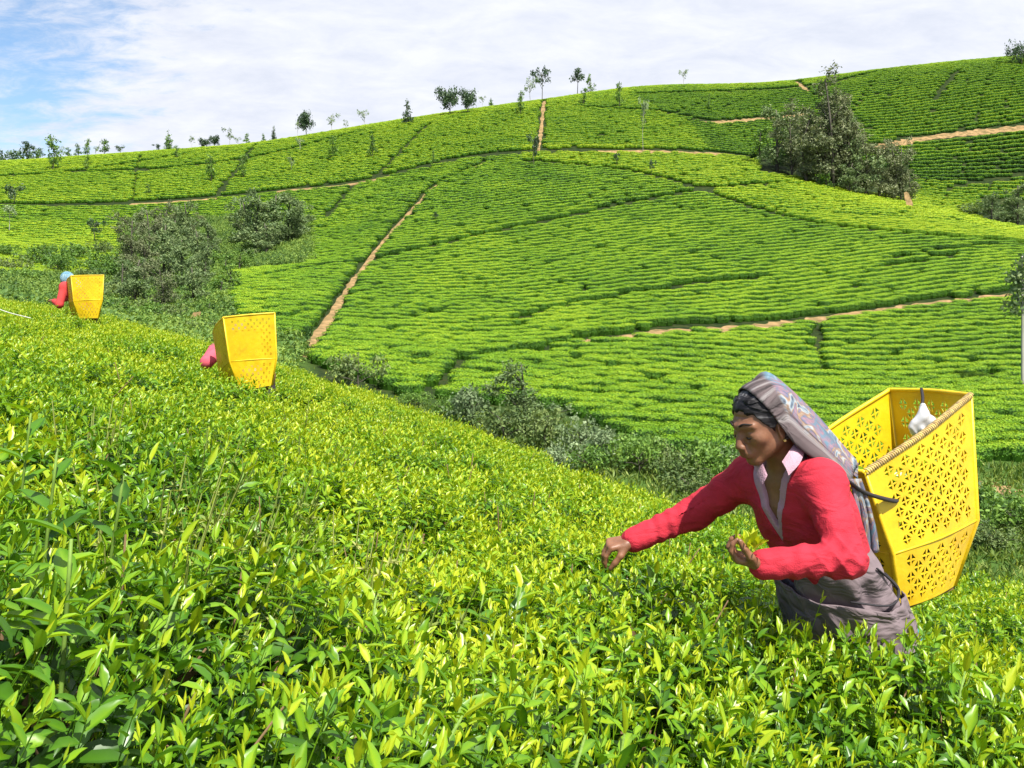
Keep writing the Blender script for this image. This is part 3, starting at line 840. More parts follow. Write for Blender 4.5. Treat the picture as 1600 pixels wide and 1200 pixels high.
def scatter(name, X, Y, Z, tone, meshes, r_, s0, flat=1.0):
    n = len(X)
    me = bpy.data.meshes.new(name + '_points')
    me.vertices.add(n); me.vertices.foreach_set('co', np.stack([X, Y, Z - .04], -1).astype(np.float32).ravel())
    for an, av, ty in (('tone', tone, 'FLOAT'), ('spin', r_.random(n) * 6.283, 'FLOAT'), ('size', s0 * np.clip(r_.normal(1.0, .075, n), .78, 1.22), 'FLOAT')):
        me.attributes.new(an, ty, 'POINT').data.foreach_set('value', av.astype(np.float32))
    me.attributes.new('pick', 'INT', 'POINT').data.foreach_set('value', r_.integers(0, len(meshes), n).astype(np.int32))
    ob = link(name, me)
    kc = bpy.data.collections.new(name + '_kinds')
    for k, m_ in enumerate(meshes):
        kc.objects.link(bpy.data.objects.new('row_bush_%02d' % k, m_))
    ng = bpy.data.node_groups.new(name + '_rows', 'GeometryNodeTree')
    ng.interface.new_socket('Geometry', in_out='INPUT', socket_type='NodeSocketGeometry')
    ng.interface.new_socket('Geometry', in_out='OUTPUT', socket_type='NodeSocketGeometry')
    gi = ng.nodes.new('NodeGroupInput'); go = ng.nodes.new('NodeGroupOutput')
    ci = ng.nodes.new('GeometryNodeCollectionInfo'); ci.inputs['Collection'].default_value = kc
    ci.inputs['Separate Children'].default_value = True; ci.inputs['Reset Children'].default_value = True
    ip = ng.nodes.new('GeometryNodeInstanceOnPoints'); ip.inputs['Pick Instance'].default_value = True
    def named(nm, ty):
        q = ng.nodes.new('GeometryNodeInputNamedAttribute'); q.data_type = ty; q.inputs['Name'].default_value = nm
        return q.outputs['Attribute']
    cx = ng.nodes.new('ShaderNodeCombineXYZ'); ng.links.new(named('spin', 'FLOAT'), cx.inputs[2])
    ng.links.new(gi.outputs[0], ip.inputs['Points']); ng.links.new(ci.outputs[0], ip.inputs['Instance'])
    ng.links.new(named('pick', 'INT'), ip.inputs['Instance Index'])
    ng.links.new(cx.outputs[0], ip.inputs['Rotation'])
    sv_ = ng.nodes.new('ShaderNodeCombineXYZ'); sm_ = ng.nodes.new('ShaderNodeMath'); sm_.operation = 'MULTIPLY'; sm_.inputs[1].default_value = flat
    sz_ = named('size', 'FLOAT'); ng.links.new(sz_, sm_.inputs[0])
    for q_ in (0, 1): ng.links.new(sz_, sv_.inputs[q_])
    ng.links.new(sm_.outputs[0], sv_.inputs[2])
    ng.links.new(sv_.outputs[0], ip.inputs['Scale'])
    ng.links.new(ip.outputs[0], go.inputs[0])
    md = ob.modifiers.new('rows', 'NODES'); md.node_group = ng
    print(name, n)
    return ob
PTS = {}
def plant(zn, tilt, spacing, step, y0, y1, seed):
    k = math.sqrt(1 + tilt * tilt)
    X, Y = rows(-160, 420, spacing * k, step / k, seed, tilt)
    m_ = (Y > y0) & (Y < y1)
    X, Y = X[m_], Y[m_]
    px, py = proj(X, Y, gz(X, Y))
    m_ = zone(px, py, Y) == zn
    return X[m_], Y[m_]
near_p = [plant(1, .10, 1.46, .46, 24, 128, 1), plant(2, .25, 1.44, .46, 24, 128, 2), plant(3, .5, 1.42, .46, 24, 128, 3), plant(4, .05, 1.45, .5, 24, 128, 4)]
far_p = [plant(2, .25, 1.75, .7, 128, 292, 5), plant(3, .5, 1.7, .65, 128, 292, 6), plant(4, .02, 1.9, .75, 128, 292, 7)]
tf = field('tea_rows', np.concatenate([p[0] for p in near_p]), np.concatenate([p[1] for p in near_p]), near_src, 11, 1.12); tag(tf, kind='stuff')
tf2 = field('tea_rows', np.concatenate([p[0] for p in far_p]), np.concatenate([p[1] for p in far_p]), far_src, 12, 1.40); tag(tf2, kind='stuff')
# ------------------------------------------------------------------ trees and shrubs
def crown(seed, blobs, n, size, clump=.25):
    """leaf sprays through the volume of a few blobs (unit tree: height 1)"""
    global rng
    keep = rng; rng = np.random.default_rng(seed)
    B = np.array(blobs, float)
    vol = B[:, 3] * B[:, 4] * B[:, 5]; pr = vol ** .8 / (vol ** .8).sum()
    # sprays: small clusters whose tone varies together
    nc = max(6, n // 7)
    bi = rng.choice(len(B), nc, p=pr)
    u = unit(nc) * (rng.random(nc) ** (1 / 2.6))[:, None]
    cc = B[bi, :3] + u * B[bi, 3:6]
    ctone = np.clip(rng.normal(.45, clump, nc), 0, 1)
    k = rng.integers(0, nc, n)
    c = cc[k] + rng.normal(0, size * 1.1, (n, 3))
    nrm = unit(n) + u[k] * .6 + np.array([0, 0, .35]); nrm /= np.linalg.norm(nrm, axis=1)[:, None]
    d = np.cross(nrm, unit(n)); d /= np.linalg.norm(d, axis=1)[:, None] + 1e-9
    s = np.cross(nrm, d)
    L = size * rng.uniform(.6, 1.5, n)
    q = np.stack([c - d * L[:, None], c + s * (L * .5)[:, None], c + d * L[:, None], c - s * (L * .5)[:, None]], 1).reshape(-1, 3)
    i4 = np.arange(n)[:, None] * 4
    f = np.concatenate([i4 + np.array([0, 1, 2]), i4 + np.array([0, 2, 3])])
    a = np.repeat(np.clip(ctone[k] + rng.normal(0, .1, n), 0, 1), 4)
    rng = keep
    return q, f, a, cc
def trunk_mb(seed, top, r0, targets, bend=.03):
    r_ = np.random.default_rng(seed)
    mb = MB()
    S = spline([(0, 0, -.05), (r_.normal(0, bend), r_.normal(0, bend), top * .5), (r_.normal(0, bend), r_.normal(0, bend), top)], 8)
    mb.add(tube(S, np.linspace(r0, r0 * .35, 8), 6))
    for t in targets:
        zz = min(max(t[2] - .12, top * .25), top * .95); b = S[int(zz / top * 7)]
        m_ = (b + t) / 2 + np.array([0, 0, .03])
        mb.add(tube([b, m_, t], [r0 * .45, r0 * .3, r0 * .12], 5))
    return mb
KIND = {}
def make_kind(key, mat, bark, variants, nleaf, size, blobf, top, r0, clump=.25):
    L = []
    for k in range(variants):
        sd = sum(ord(ch) * (i + 3) for i, ch in enumerate(key)) + 31 * k
        r_ = random.Random(sd)
        bl = blobf(r_)
        v, f, a, cc = crown(sd, bl, nleaf, size, clump)
        cm = mesh('crown', v, f, M[mat], False, {'age': a})
        tm = trunk_mb(sd, top, r0, cc[::max(1, len(cc) // 9)][:9]).mesh('trunk', M[bark])
        L.append((cm, tm))
    KIND[key] = L
def b_slender(r):
    out = []
    for k in range(9):
        z = .28 + .7 * k / 9; w = .17 * (1 - .65 * k / 9) + .03
        out.append((r.gauss(0, .06), r.gauss(0, .06), z, w * r.uniform(.6, 1.2), w * r.uniform(.6, 1.2), .06))
    return out
def b_cone(r):
    return [(r.gauss(0, .02), r.gauss(0, .02), .16 + .8 * k / 8, .24 * (1 - k / 8.6), .24 * (1 - k / 8.6), .085) for k in range(8)]
def b_round(r):
    return [(r.uniform(-.36, .36), r.uniform(-.36, .36), r.uniform(.36, .78), .22, .22, .18) for k in range(13)] + [(0, 0, .6, .36, .36, .26)]
def b_pale(r):
    return [(r.gauss(0, .13), r.gauss(0, .13), r.uniform(.45, .93), .12, .12, .09) for k in range(8)]
def b_gully(r):
    return [(r.gauss(0, .10), r.gauss(0, .10), .16 + .80 * k / 13, .17 * r.uniform(.55, 1.2) * (1 - .5 * k / 13), .17 * r.uniform(.55, 1.2) * (1 - .5 * k / 13), .075) for k in range(13)]
def b_tall(r):
    return [(r.gauss(0, .055), r.gauss(0, .055), .22 + .76 * k / 12, .11 * r.uniform(.6, 1.25) * (1 - .55 * k / 12), .11 * r.uniform(.6, 1.25) * (1 - .55 * k / 12), .07) for k in range(12)]
def b_shrub(r):
    return [(r.uniform(-.55, .55), r.uniform(-.55, .55), r.uniform(.25, .62), .42, .42, .32) for k in range(8)]
make_kind('slender', 'fresh', 'bark', 3, 520, .034, b_slender, .92, .016)
make_kind('cone', 'fresh', 'bark', 2, 620, .034, b_cone, .9, .02)
make_kind('dark_cone', 'dark_leaf', 'bark', 2, 620, .034, b_cone, .9, .02)
make_kind('round', 'dark_leaf', 'bark', 2, 1700, .038, b_round, .55, .03)
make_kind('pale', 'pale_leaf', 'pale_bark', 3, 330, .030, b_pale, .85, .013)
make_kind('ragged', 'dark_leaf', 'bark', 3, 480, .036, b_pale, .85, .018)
make_kind('gully', 'gully', 'bark', 4, 3400, .0165, b_gully, .9, .02, .18)
make_kind('brown', 'brown_gully', 'bark', 4, 3200, .0145, b_gully, .78, .018, .18)
make_kind('tall', 'brown_gully', 'bark', 3, 4200, .0105, b_tall, .86, .012, .2)
make_kind('dark_shrub', 'dark_leaf', 'bark', 1, 2200, .04, b_shrub, .4, .03)
make_kind('shrub', 'fresh', 'bark', 3, 1300, .045, b_shrub, .4, .03)
make_kind('dull_shrub', 'shrub', 'bark', 3, 1300, .042, b_shrub, .4, .03)
make_kind('pale_shrub', 'pale_leaf', 'bark', 2, 1200, .045, b_shrub, .4, .03)
make_kind('green_tree', 'fresh', 'bark', 3, 1100, .026, b_gully, .85, .022, .3)
_cnt = {}
HB = {'slender': 1.2, 'cone': 1.2, 'dark_cone': 1.2, 'pale': 1.2, 'ragged': 1.2, 'round': 1.12, 'gully': 1.22, 'brown': 1.2, 'shrub': 1.25, 'dull_shrub': 1.2, 'pale_shrub': 1.25}
def tree(kind, px, py, hpx, wid, name, label, cat_, group=None, d0=20.0, lean=0.0, sink=.0, base=None):
    p = hit(px, py, d0) if base is None else np.array(base)
    h = hpx / 1400.0 * p[1] * HB.get(kind, 1.0)
    L = KIND[kind]; i = _cnt.get(kind, 0); _cnt[kind] = i + 1
    cm, tm = L[i % len(L)]
    root = empty(name, (p[0], p[1], p[2] - sink * h))
    root.scale = (h * wid, h * wid, h); root.rotation_euler = (random.uniform(-.03, .03), lean, random.random() * 6.28 if not lean else 0)
    link('trunk', tm, root); link('crown', cm, root)
    tag(root, label, cat_, group)
    return root
R = 'trees along the skyline of the left ridge'
ridge = [
 ('slender', 82, 268, 48, 1.0, 'light green conical tree standing before the far left skyline', None),
 ('ragged', 42, 250, 26, 1.2, 'dark tree poking above the low wood at the far left end', None),
 ('slender', 107, 241, 16, 1.1, 'thin young tree on the skyline of the left ridge', R),
 ('slender', 122, 240, 19, 1.1, 'thin young tree on the skyline of the left ridge', R),
 ('slender', 137, 242, 25, .9, 'thin young tree on the skyline of the left ridge', R),
 ('slender', 163, 238, 24, 1.2, 'thin young tree on the skyline of the left ridge', R),
 ('ragged', 187, 236, 14, 1.3, 'thin young tree on the skyline of the left ridge', R),
 ('cone', 264, 232, 31, .9, 'green pointed tree where the left ridge carries no other tree', None),
 ('round', 319, 226, 18, 1.0, 'low twin crowned dark tree on the left ridge', None),
 ('round', 334, 225, 20, .8, 'dark bushy tree touching the low twin crowned one', None),
 ('pale', 358, 222, 26, .9, 'thin young tree on the skyline of the left ridge', R),
 ('pale', 372, 221, 14, 1.0, 'thin young tree on the skyline of the left ridge', R),
 ('slender', 385, 220, 17, 1.1, 'thin young tree on the skyline of the left ridge', R),
 ('dark_cone', 428, 216, 22, .8, 'small dark pointed tree where a field path meets the skyline', None),
 ('round', 479, 205, 40, .62, 'dark dense tree with a narrow leaning crown on the ridge', None),
 ('pale', 465, 206, 22, .8, 'wispy pale tree close beside the dark leaning tree', None),
 ('pale', 519, 195, 26, 1.0, 'hazy pale tree right of the dark leaning tree', None),
 ('pale', 569, 190, 26, .9, 'hazy pale tree alone halfway along the ridge', None),
 ('dark_cone', 636, 196, 36, .95, 'dark pointed conifer at the top of a field path', None),
 ('round', 702, 182, 42, .78, 'broad dark crowned tree, left one of the joined pair', None),
 ('round', 731, 180, 42, .62, 'broad dark crowned tree, right one of the joined pair', None),
 ('pale', 753, 168, 18, .9, 'small pale tree right beside the joined dark pair', None),
 ('cone', 767, 165, 16, 1.1, 'small light green bushy tree on the rising ridge', None),
 ('pale', 829, 146, 36, .8, 'pale airy tree, left of two at the top of the steep path', None),
 ('ragged', 847, 146, 44, .75, 'airy dark tree, right of two at the top of the steep path', None),
 ('ragged', 902, 139, 36, .95, 'airy tree with blackish foliage on the ridge crest', None),
 ('green_tree', 922, 137, 33, .8, 'light green tree joined to the blackish one on the crest', None),
 ('pale', 1068, 128, 26, .7, 'lone thin tree with a tiny round head on the crest', None),
 ('green_tree', 912, 166, 30, .8, 'bushy green sapling in the field below the crest pair', None),
 ('slender', 814, 182, 34, .8, 'slim sapling in the field left of the steep path', None),
 ('slender', 968, 170, 36, .7, 'slim dark sapling in the upper field right of the crest pair', None),
 ('pale', 1005, 237, 70, .32, 'tall pale stemmed thin tree above the ridge road', None),
 ('ragged', 835, 262, 46, .55, 'dark tree standing on the ridge road at the path junction', None),
 ('ragged', 1018, 279, 24, .6, 'small leaning tree beside the dark path on the dome', None),
 ('ragged', 963, 262, 20, .7, 'small thin tree in the yellow green strip below the ridge road', None),
 ('slender', 330, 286, 38, .8, 'young tree throwing a shadow in the middle of the left ridge field', None),
 ('slender', 381, 281, 34, .8, 'young tree beside the slanting path in the left ridge field', None),
 ('slender', 521, 250, 34, .8, 'young tree in the ridge field below the hazy pale trees', None),
 ('slender', 582, 249, 34, .8, 'young tree in the ridge field left of the slanting dark path', None),
 ('pale', 455, 270, 22, .8, 'faint sapling in the left ridge field', None),
 ('slender', 232, 306, 16, 1.0, 'tiny sapling just above the ridge road', None),
 ('pale', 468, 240, 24, .8, 'faint sapling between the two upper dark paths', None),
 ('slender', 276, 250, 20, .9, 'small sapling on the upper dark path of the left field', None),
 ('slender', 677, 262, 24, .6, 'thin sapling above the bend of the ridge road', None),
 ('slender', 136, 268, 22, .9, 'small sapling beside the upper path at far left', None),
 ('ragged', 20, 326, 34, 1.1, 'dark tree on the ridge road at the left edge', None),
 ('pale', 14, 366, 38, 1.0, 'grey tree below the ridge road at the left edge', None),
 ('ragged', 148, 386, 36, .9, 'grey green tree alone on the slope left of the gully wood', None),
 ('ragged', 680, 350, 16, .9, 'dark sapling in the upper rows of the dome', None),
 ('slender', 60, 246, 16, 1.0, 'thin young tree on the skyline of the left ridge', R),
 ('pale', 96, 243, 18, 1.0, 'thin young tree on the skyline of the left ridge', R),
 ('pale', 150, 240, 16, .9, 'thin young tree on the skyline of the left ridge', R),
 ('ragged', 246, 233, 12, 1.2, 'thin young tree on the skyline of the left ridge', R),
 ('pale', 300, 228, 18, .9, 'thin young tree on the skyline of the left ridge', R),
 ('slender', 412, 218, 13, 1.0, 'thin young tree on the skyline of the left ridge', R),
 ('pale', 540, 193, 14, .9, 'thin young tree on the skyline of the left ridge', R),
 ('slender', 1108, 172, 22, .5, 'thin sapling on the dark green far slope', None),
]
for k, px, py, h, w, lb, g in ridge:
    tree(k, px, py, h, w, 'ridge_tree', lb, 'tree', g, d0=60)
# far wood at the left end of the skyline
fw = []
for k in range(26):
    px = -120 + k * 7 + random.uniform(-3, 3)
    y = 296 + random.uniform(0, 14)
    x = (px - 800) / 1400 * y
    s = random.uniform(4.5, 7.5)
    v, f, a, cc = crown(500 + k, [(0, 0, .5, .42, .42, .4), (.1, 0, .7, .3, .3, .25)], 90, .07)
    fw.append((v * s + np.array([x, y, float(gz(x, y)) + .5]), f, a))
v, f, a = cat(fw)
tag(link('distant_wood', mesh('distant_wood', v, f, M['dark_leaf'], False, {'age': a})), kind='stuff')
# gully wood on the left
G = 'grey green trees of the left gully wood'
lbG = 'grey green tree crowded among others in the left gully wood'
for px, py, h, w in [(240, 380, 40, 1.0), (275, 372, 36, 1.0), (305, 380, 40, .9), (322, 450, 50, .9), (270, 425, 60, .9), (205, 420, 66, 1.0), (232, 408, 68, 1.0), (262, 400, 68, .9), (292, 398, 72, .9), (308, 430, 62, 1.0), (222, 452, 66, 1.0), (255, 446, 70, 1.0),
                     (285, 462, 72, 1.0), (215, 486, 62, 1.1), (250, 496, 66, 1.1), (300, 486, 58, 1.1), (325, 408, 50, 1.0), (190, 470, 50, 1.1)]:
    tree(random.choice(('gully', 'gully', 'brown')), px, py, h * random.uniform(1.0, 1.25), w * 1.12, 'gully_tree', lbG, 'tree', G, d0=62)
G2 = 'dense grey trees of the upper gully clump'
for px, py, h, w in [(382, 386, 66, 1.0), (404, 398, 84, .95), (428, 394, 80, .95), (452, 384, 68, .95), (468, 372, 52, .9), (415, 404, 50, 1.1)]:
    tree('gully', px, py, h, w * 1.35, 'gully_tree', 'dense grey tree in the clump under the dome flank', 'tree', G2, d0=88)
tree('pale', 376, 342, 34, .9, 'gully_tree', 'thin pale tree rising above the dense grey clump', 'tree', None, d0=88)
GL = 'light green bushes at the gully edge'
for px, py, h, w in [(360, 452, 40, 1.5), (335, 430, 40, 1.2), (352, 440, 44, 1.1), (375, 430, 40, 1.2), (345, 470, 40, 1.3), (390, 420, 30, 1.3), (325, 505, 36, 1.3), (365, 460, 30, 1.4)]:
    tree('green_tree', px, py, h, w * 1.3, 'bush', 'light green bush between the gully wood and the dome', 'bush', GL, d0=58)
GS = 'low bushes on the left gully floor'
for px, py, h, w in [(20, 428, 30, 1), (55, 420, 34, 1), (90, 432, 34, 1), (120, 410, 30, 1), (150, 428, 34, 1), (175, 445, 36, 1), (40, 450, 30, 1.1), (130, 452, 32, 1.1), (180, 478, 40, 1),
                     (70, 400, 18, 1), (10, 405, 22, 1), (165, 400, 26, 1), (270, 515, 40, 1), (230, 512, 40, 1.0), (305, 532, 34, 1.1), (200, 500, 40, 1.0), (165, 510, 44, 1)]:
    tree(random.choice(['dull_shrub', 'shrub', 'dull_shrub']), px, py, h, w, 'bush', 'low rough bush on the gully floor at the left', 'bush', GS, d0=38)
# rough undergrowth on the gully floors: one uncountable mass
um = []
for k in range(4):
    v, f, a, cc = crown(700 + k, b_shrub(random.Random(k)), 260, .075)
    um.append(mesh('undergrowth_tuft', v, f, M['under'], False, {'age': a}))
n = 30000
y = rng.uniform(30, 150, n); px = rng.uniform(-120, 490, n); x = (px - 800) / 1400 * y
wood = ((px > 190) & (y > np.interp(px, [190, 260, 350, 351, 490], [70, 80, 80, 95, 100])) & (y < np.interp(px, [190, 330, 480], [150, 150, 138])))
edge = y < np.interp(px, [-200, 0, 200, 330, 400, 490], [82, 80, 98, 90, 54, 47])
z = gz(x, y); py = 480 - 1400 * z / y
pathx = np.interp(py, [418, 450, 520, 566, 640], [570, 545, 500, 462, 410])
k = (wood & (py > 332) | edge) & (px < pathx - 8) & (rng.random(n) < y / 150)
k &= ~((px > 350) & (y > 52) & (y < 95))
x, y, z = x[k], y[k], z[k]
print('undergrowth', len(x))
tag(scatter('undergrowth', x, y, z, .16 + .2 * np.sin(x * .4) * np.sin(y * .23), um, np.random.default_rng(5), 1.15), kind='stuff')
# bare earth slip beside the gully
for (px, py, w, hh, lb) in [(300, 500, 20, 40, 'steep bare earth patch above the second picker'), (1424, 312, 12, 34, 'small orange earth slip at the edge of the right hand wood')]:
    c = hit(px, py + hh / 2, 40)
    k = c[1] / 1400
    V = []
    for j in range(7):
        for i in range(5):
            x = c[0] + (i / 4 - .5) * w * k * (.3 + .5 * math.sin(.35 + j * .4) + random.uniform(-.12, .25)); y = c[1] + j * .25 * hh * k / 3
            V.append((x, y, c[2] - .3 + j / 6 * hh * k + random.uniform(-.03, .03) * hh * k))
    Fq = np.array([(5 * j + i, 5 * j + i + 1, 5 * j + i + 6, 5 * j + i + 5) for j in range(6) for i in range(4)])
    tag(link('earth_bank', mesh('earth_bank', V, Fq, M['soil'])), lb, kind='structure')
# wood in the right gully
tree('tall', 1302, 300, 200, 1.05, 'tall_tree', 'tallest brownish grey tree, its top reaching the skyline', 'tree', None, d0=158)
tree('tall', 1278, 298, 125, 1.4, 'tall_tree', 'slim brownish tree leaning on the tallest one', 'tree', None, d0=158)
tree('tall', 1322, 304, 165, .9, 'tall_tree', 'second tallest brownish tree just right of the tallest one', 'tree', None, d0=158)
G3 = 'grey green trees of the right gully wood'
for px, py, h, w in [(1215, 268, 78, .9), (1238, 276, 90, .9), (1262, 288, 100, .85), (1285, 292, 120, .75), (1322, 300, 110, .75), (1338, 305, 116, .65), (1352, 312, 80, .9), (1240, 268, 60, 1.2),
                     (1375, 316, 66, 1.0), (1396, 320, 84, .8), (1408, 322, 90, .7), (1300, 296, 90, .9), (1270, 275, 70, 1.2), (1420, 326, 50, 1.0)]:
    tree('brown' if int(px) % 3 else 'gully', px, py, h * random.uniform(.95, 1.3), w * 1.2, 'gully_tree', 'grey green tree crowded in the right hand gully wood', 'tree', G3, d0=158)
for px, py, h, w, lb in [(1188, 252, 54, 1.0, 'light green round tree at the left end of the right wood'), (1290, 296, 42, 1.1, 'light green young tree in front of the right wood'),
                         (1330, 306, 46, 1.0, 'blue green dense tree at the front of the right wood'), (1212, 262, 34, .7, 'tiny fresh sapling in front of the right wood')]:
    tree('gully' if 'blue' in lb else 'green_tree', px, py, h, w * 1.3, 'gully_tree', lb, 'tree', None, d0=152)
for px, py, h, w, kd, lb in [(1550, 350, 44, 1.1, 'gully', 'grey tree in the hollow near the right edge'), (1590, 356, 60, 1.0, 'gully', 'brownish tree at the right edge in the hollow'), (1520, 340, 22, 1.2, 'dull_shrub', 'low bush left of the hollow trees'),
                          (1572, 352, 34, 1.2, 'green_tree', 'greener bush between the two hollow trees')]:
    tree(kd, px, py, h, w * 1.25, 'gully_tree', lb, 'tree', None, d0=140)
tree('dark_shrub', 1597, 101, 44, .62, 'broad_tree', 'big dark leafy tree on the skyline at the upper right corner', 'tree', None, d0=200)
# tall pale stemmed tree at the right edge
p = hit(1598, 614, 30)
h = 225 / 1400 * p[1]
root = empty('slender_tree', p); root.scale = (h, h, h)
tag(root, 'slender pale trunked tree cut off by the right edge', 'tree')
link('trunk', trunk_mb(91, .95, .012, [np.array([-.05, 0, .7]), np.array([.06, .02, .8]), np.array([-.04, .03, .9])], .004).mesh('trunk', M['pale_bark']), root)
v, f, a, cc = crown(92, [(-.04, 0, .62, .09, .09, .06), (.04, .02, .7, .11, .1, .06), (-.03, .02, .82, .1, .1, .07), (.03, 0, .92, .07, .07, .06), (0, 0, .76, .1, .1, .1)], 700, .017)
link('crown', mesh('crown', v, f, M['gully'], False, {'age': a}), root)
# shrubs of the valley between the near slope and the far rows
SH = 'shrubs along the valley bottom'
for px, py, h, kd, wd, lb in [
   (560, 606, 60, 'dull_shrub', .8, 'brownish green shrub behind the near slope beside the steep footpath'),
   (735, 668, 60, 'pale_shrub', .8, 'pale leaved shrub left of the big dark valley shrub'),
   (818, 682, 102, 'gully', 1.3, 'big dark green valley tree behind the near slope'),
   (790, 690, 66, 'dull_shrub', .9, 'dark shrub at the foot of the big valley tree'),
   (850, 706, 66, 'dull_shrub', .9, 'shrub right of the big dark valley tree'),
   (905, 716, 60, 'pale_shrub', .9, None), (950, 728, 54, 'pale_shrub', .9, None), (1000, 745, 60, 'shrub', .9, None), (1045, 748, 54, 'dull_shrub', 1.0, None),
   (1100, 752, 62, 'shrub', .9, None), (1130, 768, 60, 'shrub', .9, None), (1075, 775, 44, 'dull_shrub', 1.1, None), (985, 722, 40, 'shrub', 1.0, None),
   (1030, 720, 34, 'dull_shrub', 1.2, None), (1140, 735, 36, 'pale_shrub', 1.1, None), (920, 745, 46, 'shrub', 1.0, None), (870, 740, 40, 'pale_shrub', 1.0, None),
   (700, 655, 34, 'shrub', 1.0, None), (650, 640, 26, 'shrub', 1.1, None),
   (1545, 820, 62, 'shrub', 1.0, 'green shrub right of the near yellow basket'), (1590, 840, 66, 'shrub', 1.0, 'green shrub at the right edge behind the tea'),
   (1560, 860, 40, 'dull_shrub', 1.2, None), (1510, 850, 50, 'dull_shrub', 1.0, None), (1250, 760, 40, 'shrub', 1.0, None), (1330, 770, 40, 'shrub', 1.0, None)]:
    tree(kd, px, py, h, wd * (1.0 if kd == 'gully' else .95), 'valley_shrub' if kd != 'gully' else 'valley_tree', lb or 'rough green shrub in the valley bottom behind the near slope', 'shrub' if kd != 'gully' else 'tree', None if lb else SH, d0=19)
# rough grass of the valley
n = 9000
y = rng.uniform(15, 38, n); px = rng.uniform(250, 1700, n); x = (px - 800) / 1400 * y
ed = np.interp(px, [200, 400, 600, 800, 1000, 1200, 1400, 1700], [60, 48, 40, 40, 36, 34, 35, 34])
k = (y < ed) & (y > np.interp(px, [200, 600, 1000, 1600], [18, 15, 12, 11]))
x, y = x[k], y[k]; n = len(x)
o = np.stack([x, y, gz(x, y)], -1)
parts = []
for c in range(5):
    d = unit(n); d[:, 2] = np.abs(d[:, 2]) + .6
    parts.append(leaves(o + rng.normal(0, .12, (n, 3)) * np.array([1, 1, 0]), d, unit(n), rng.uniform(.14, .34, n), .6, .3, np.clip(rng.normal(.30, .22, n), 0, 1)))
v, f, a = cat(parts)
tag(link('valley_grass', mesh('valley_grass', v, f, M['weed'], False, {'age': a})), kind='stuff')
# ------------------------------------------------------------------ figure modelling: smooth blends of limbs on a grid, skinned to one surface
def V3(*a): return np.array(a, float)
def nrm(v): v = np.asarray(v, float); return v / np.linalg.norm(v)

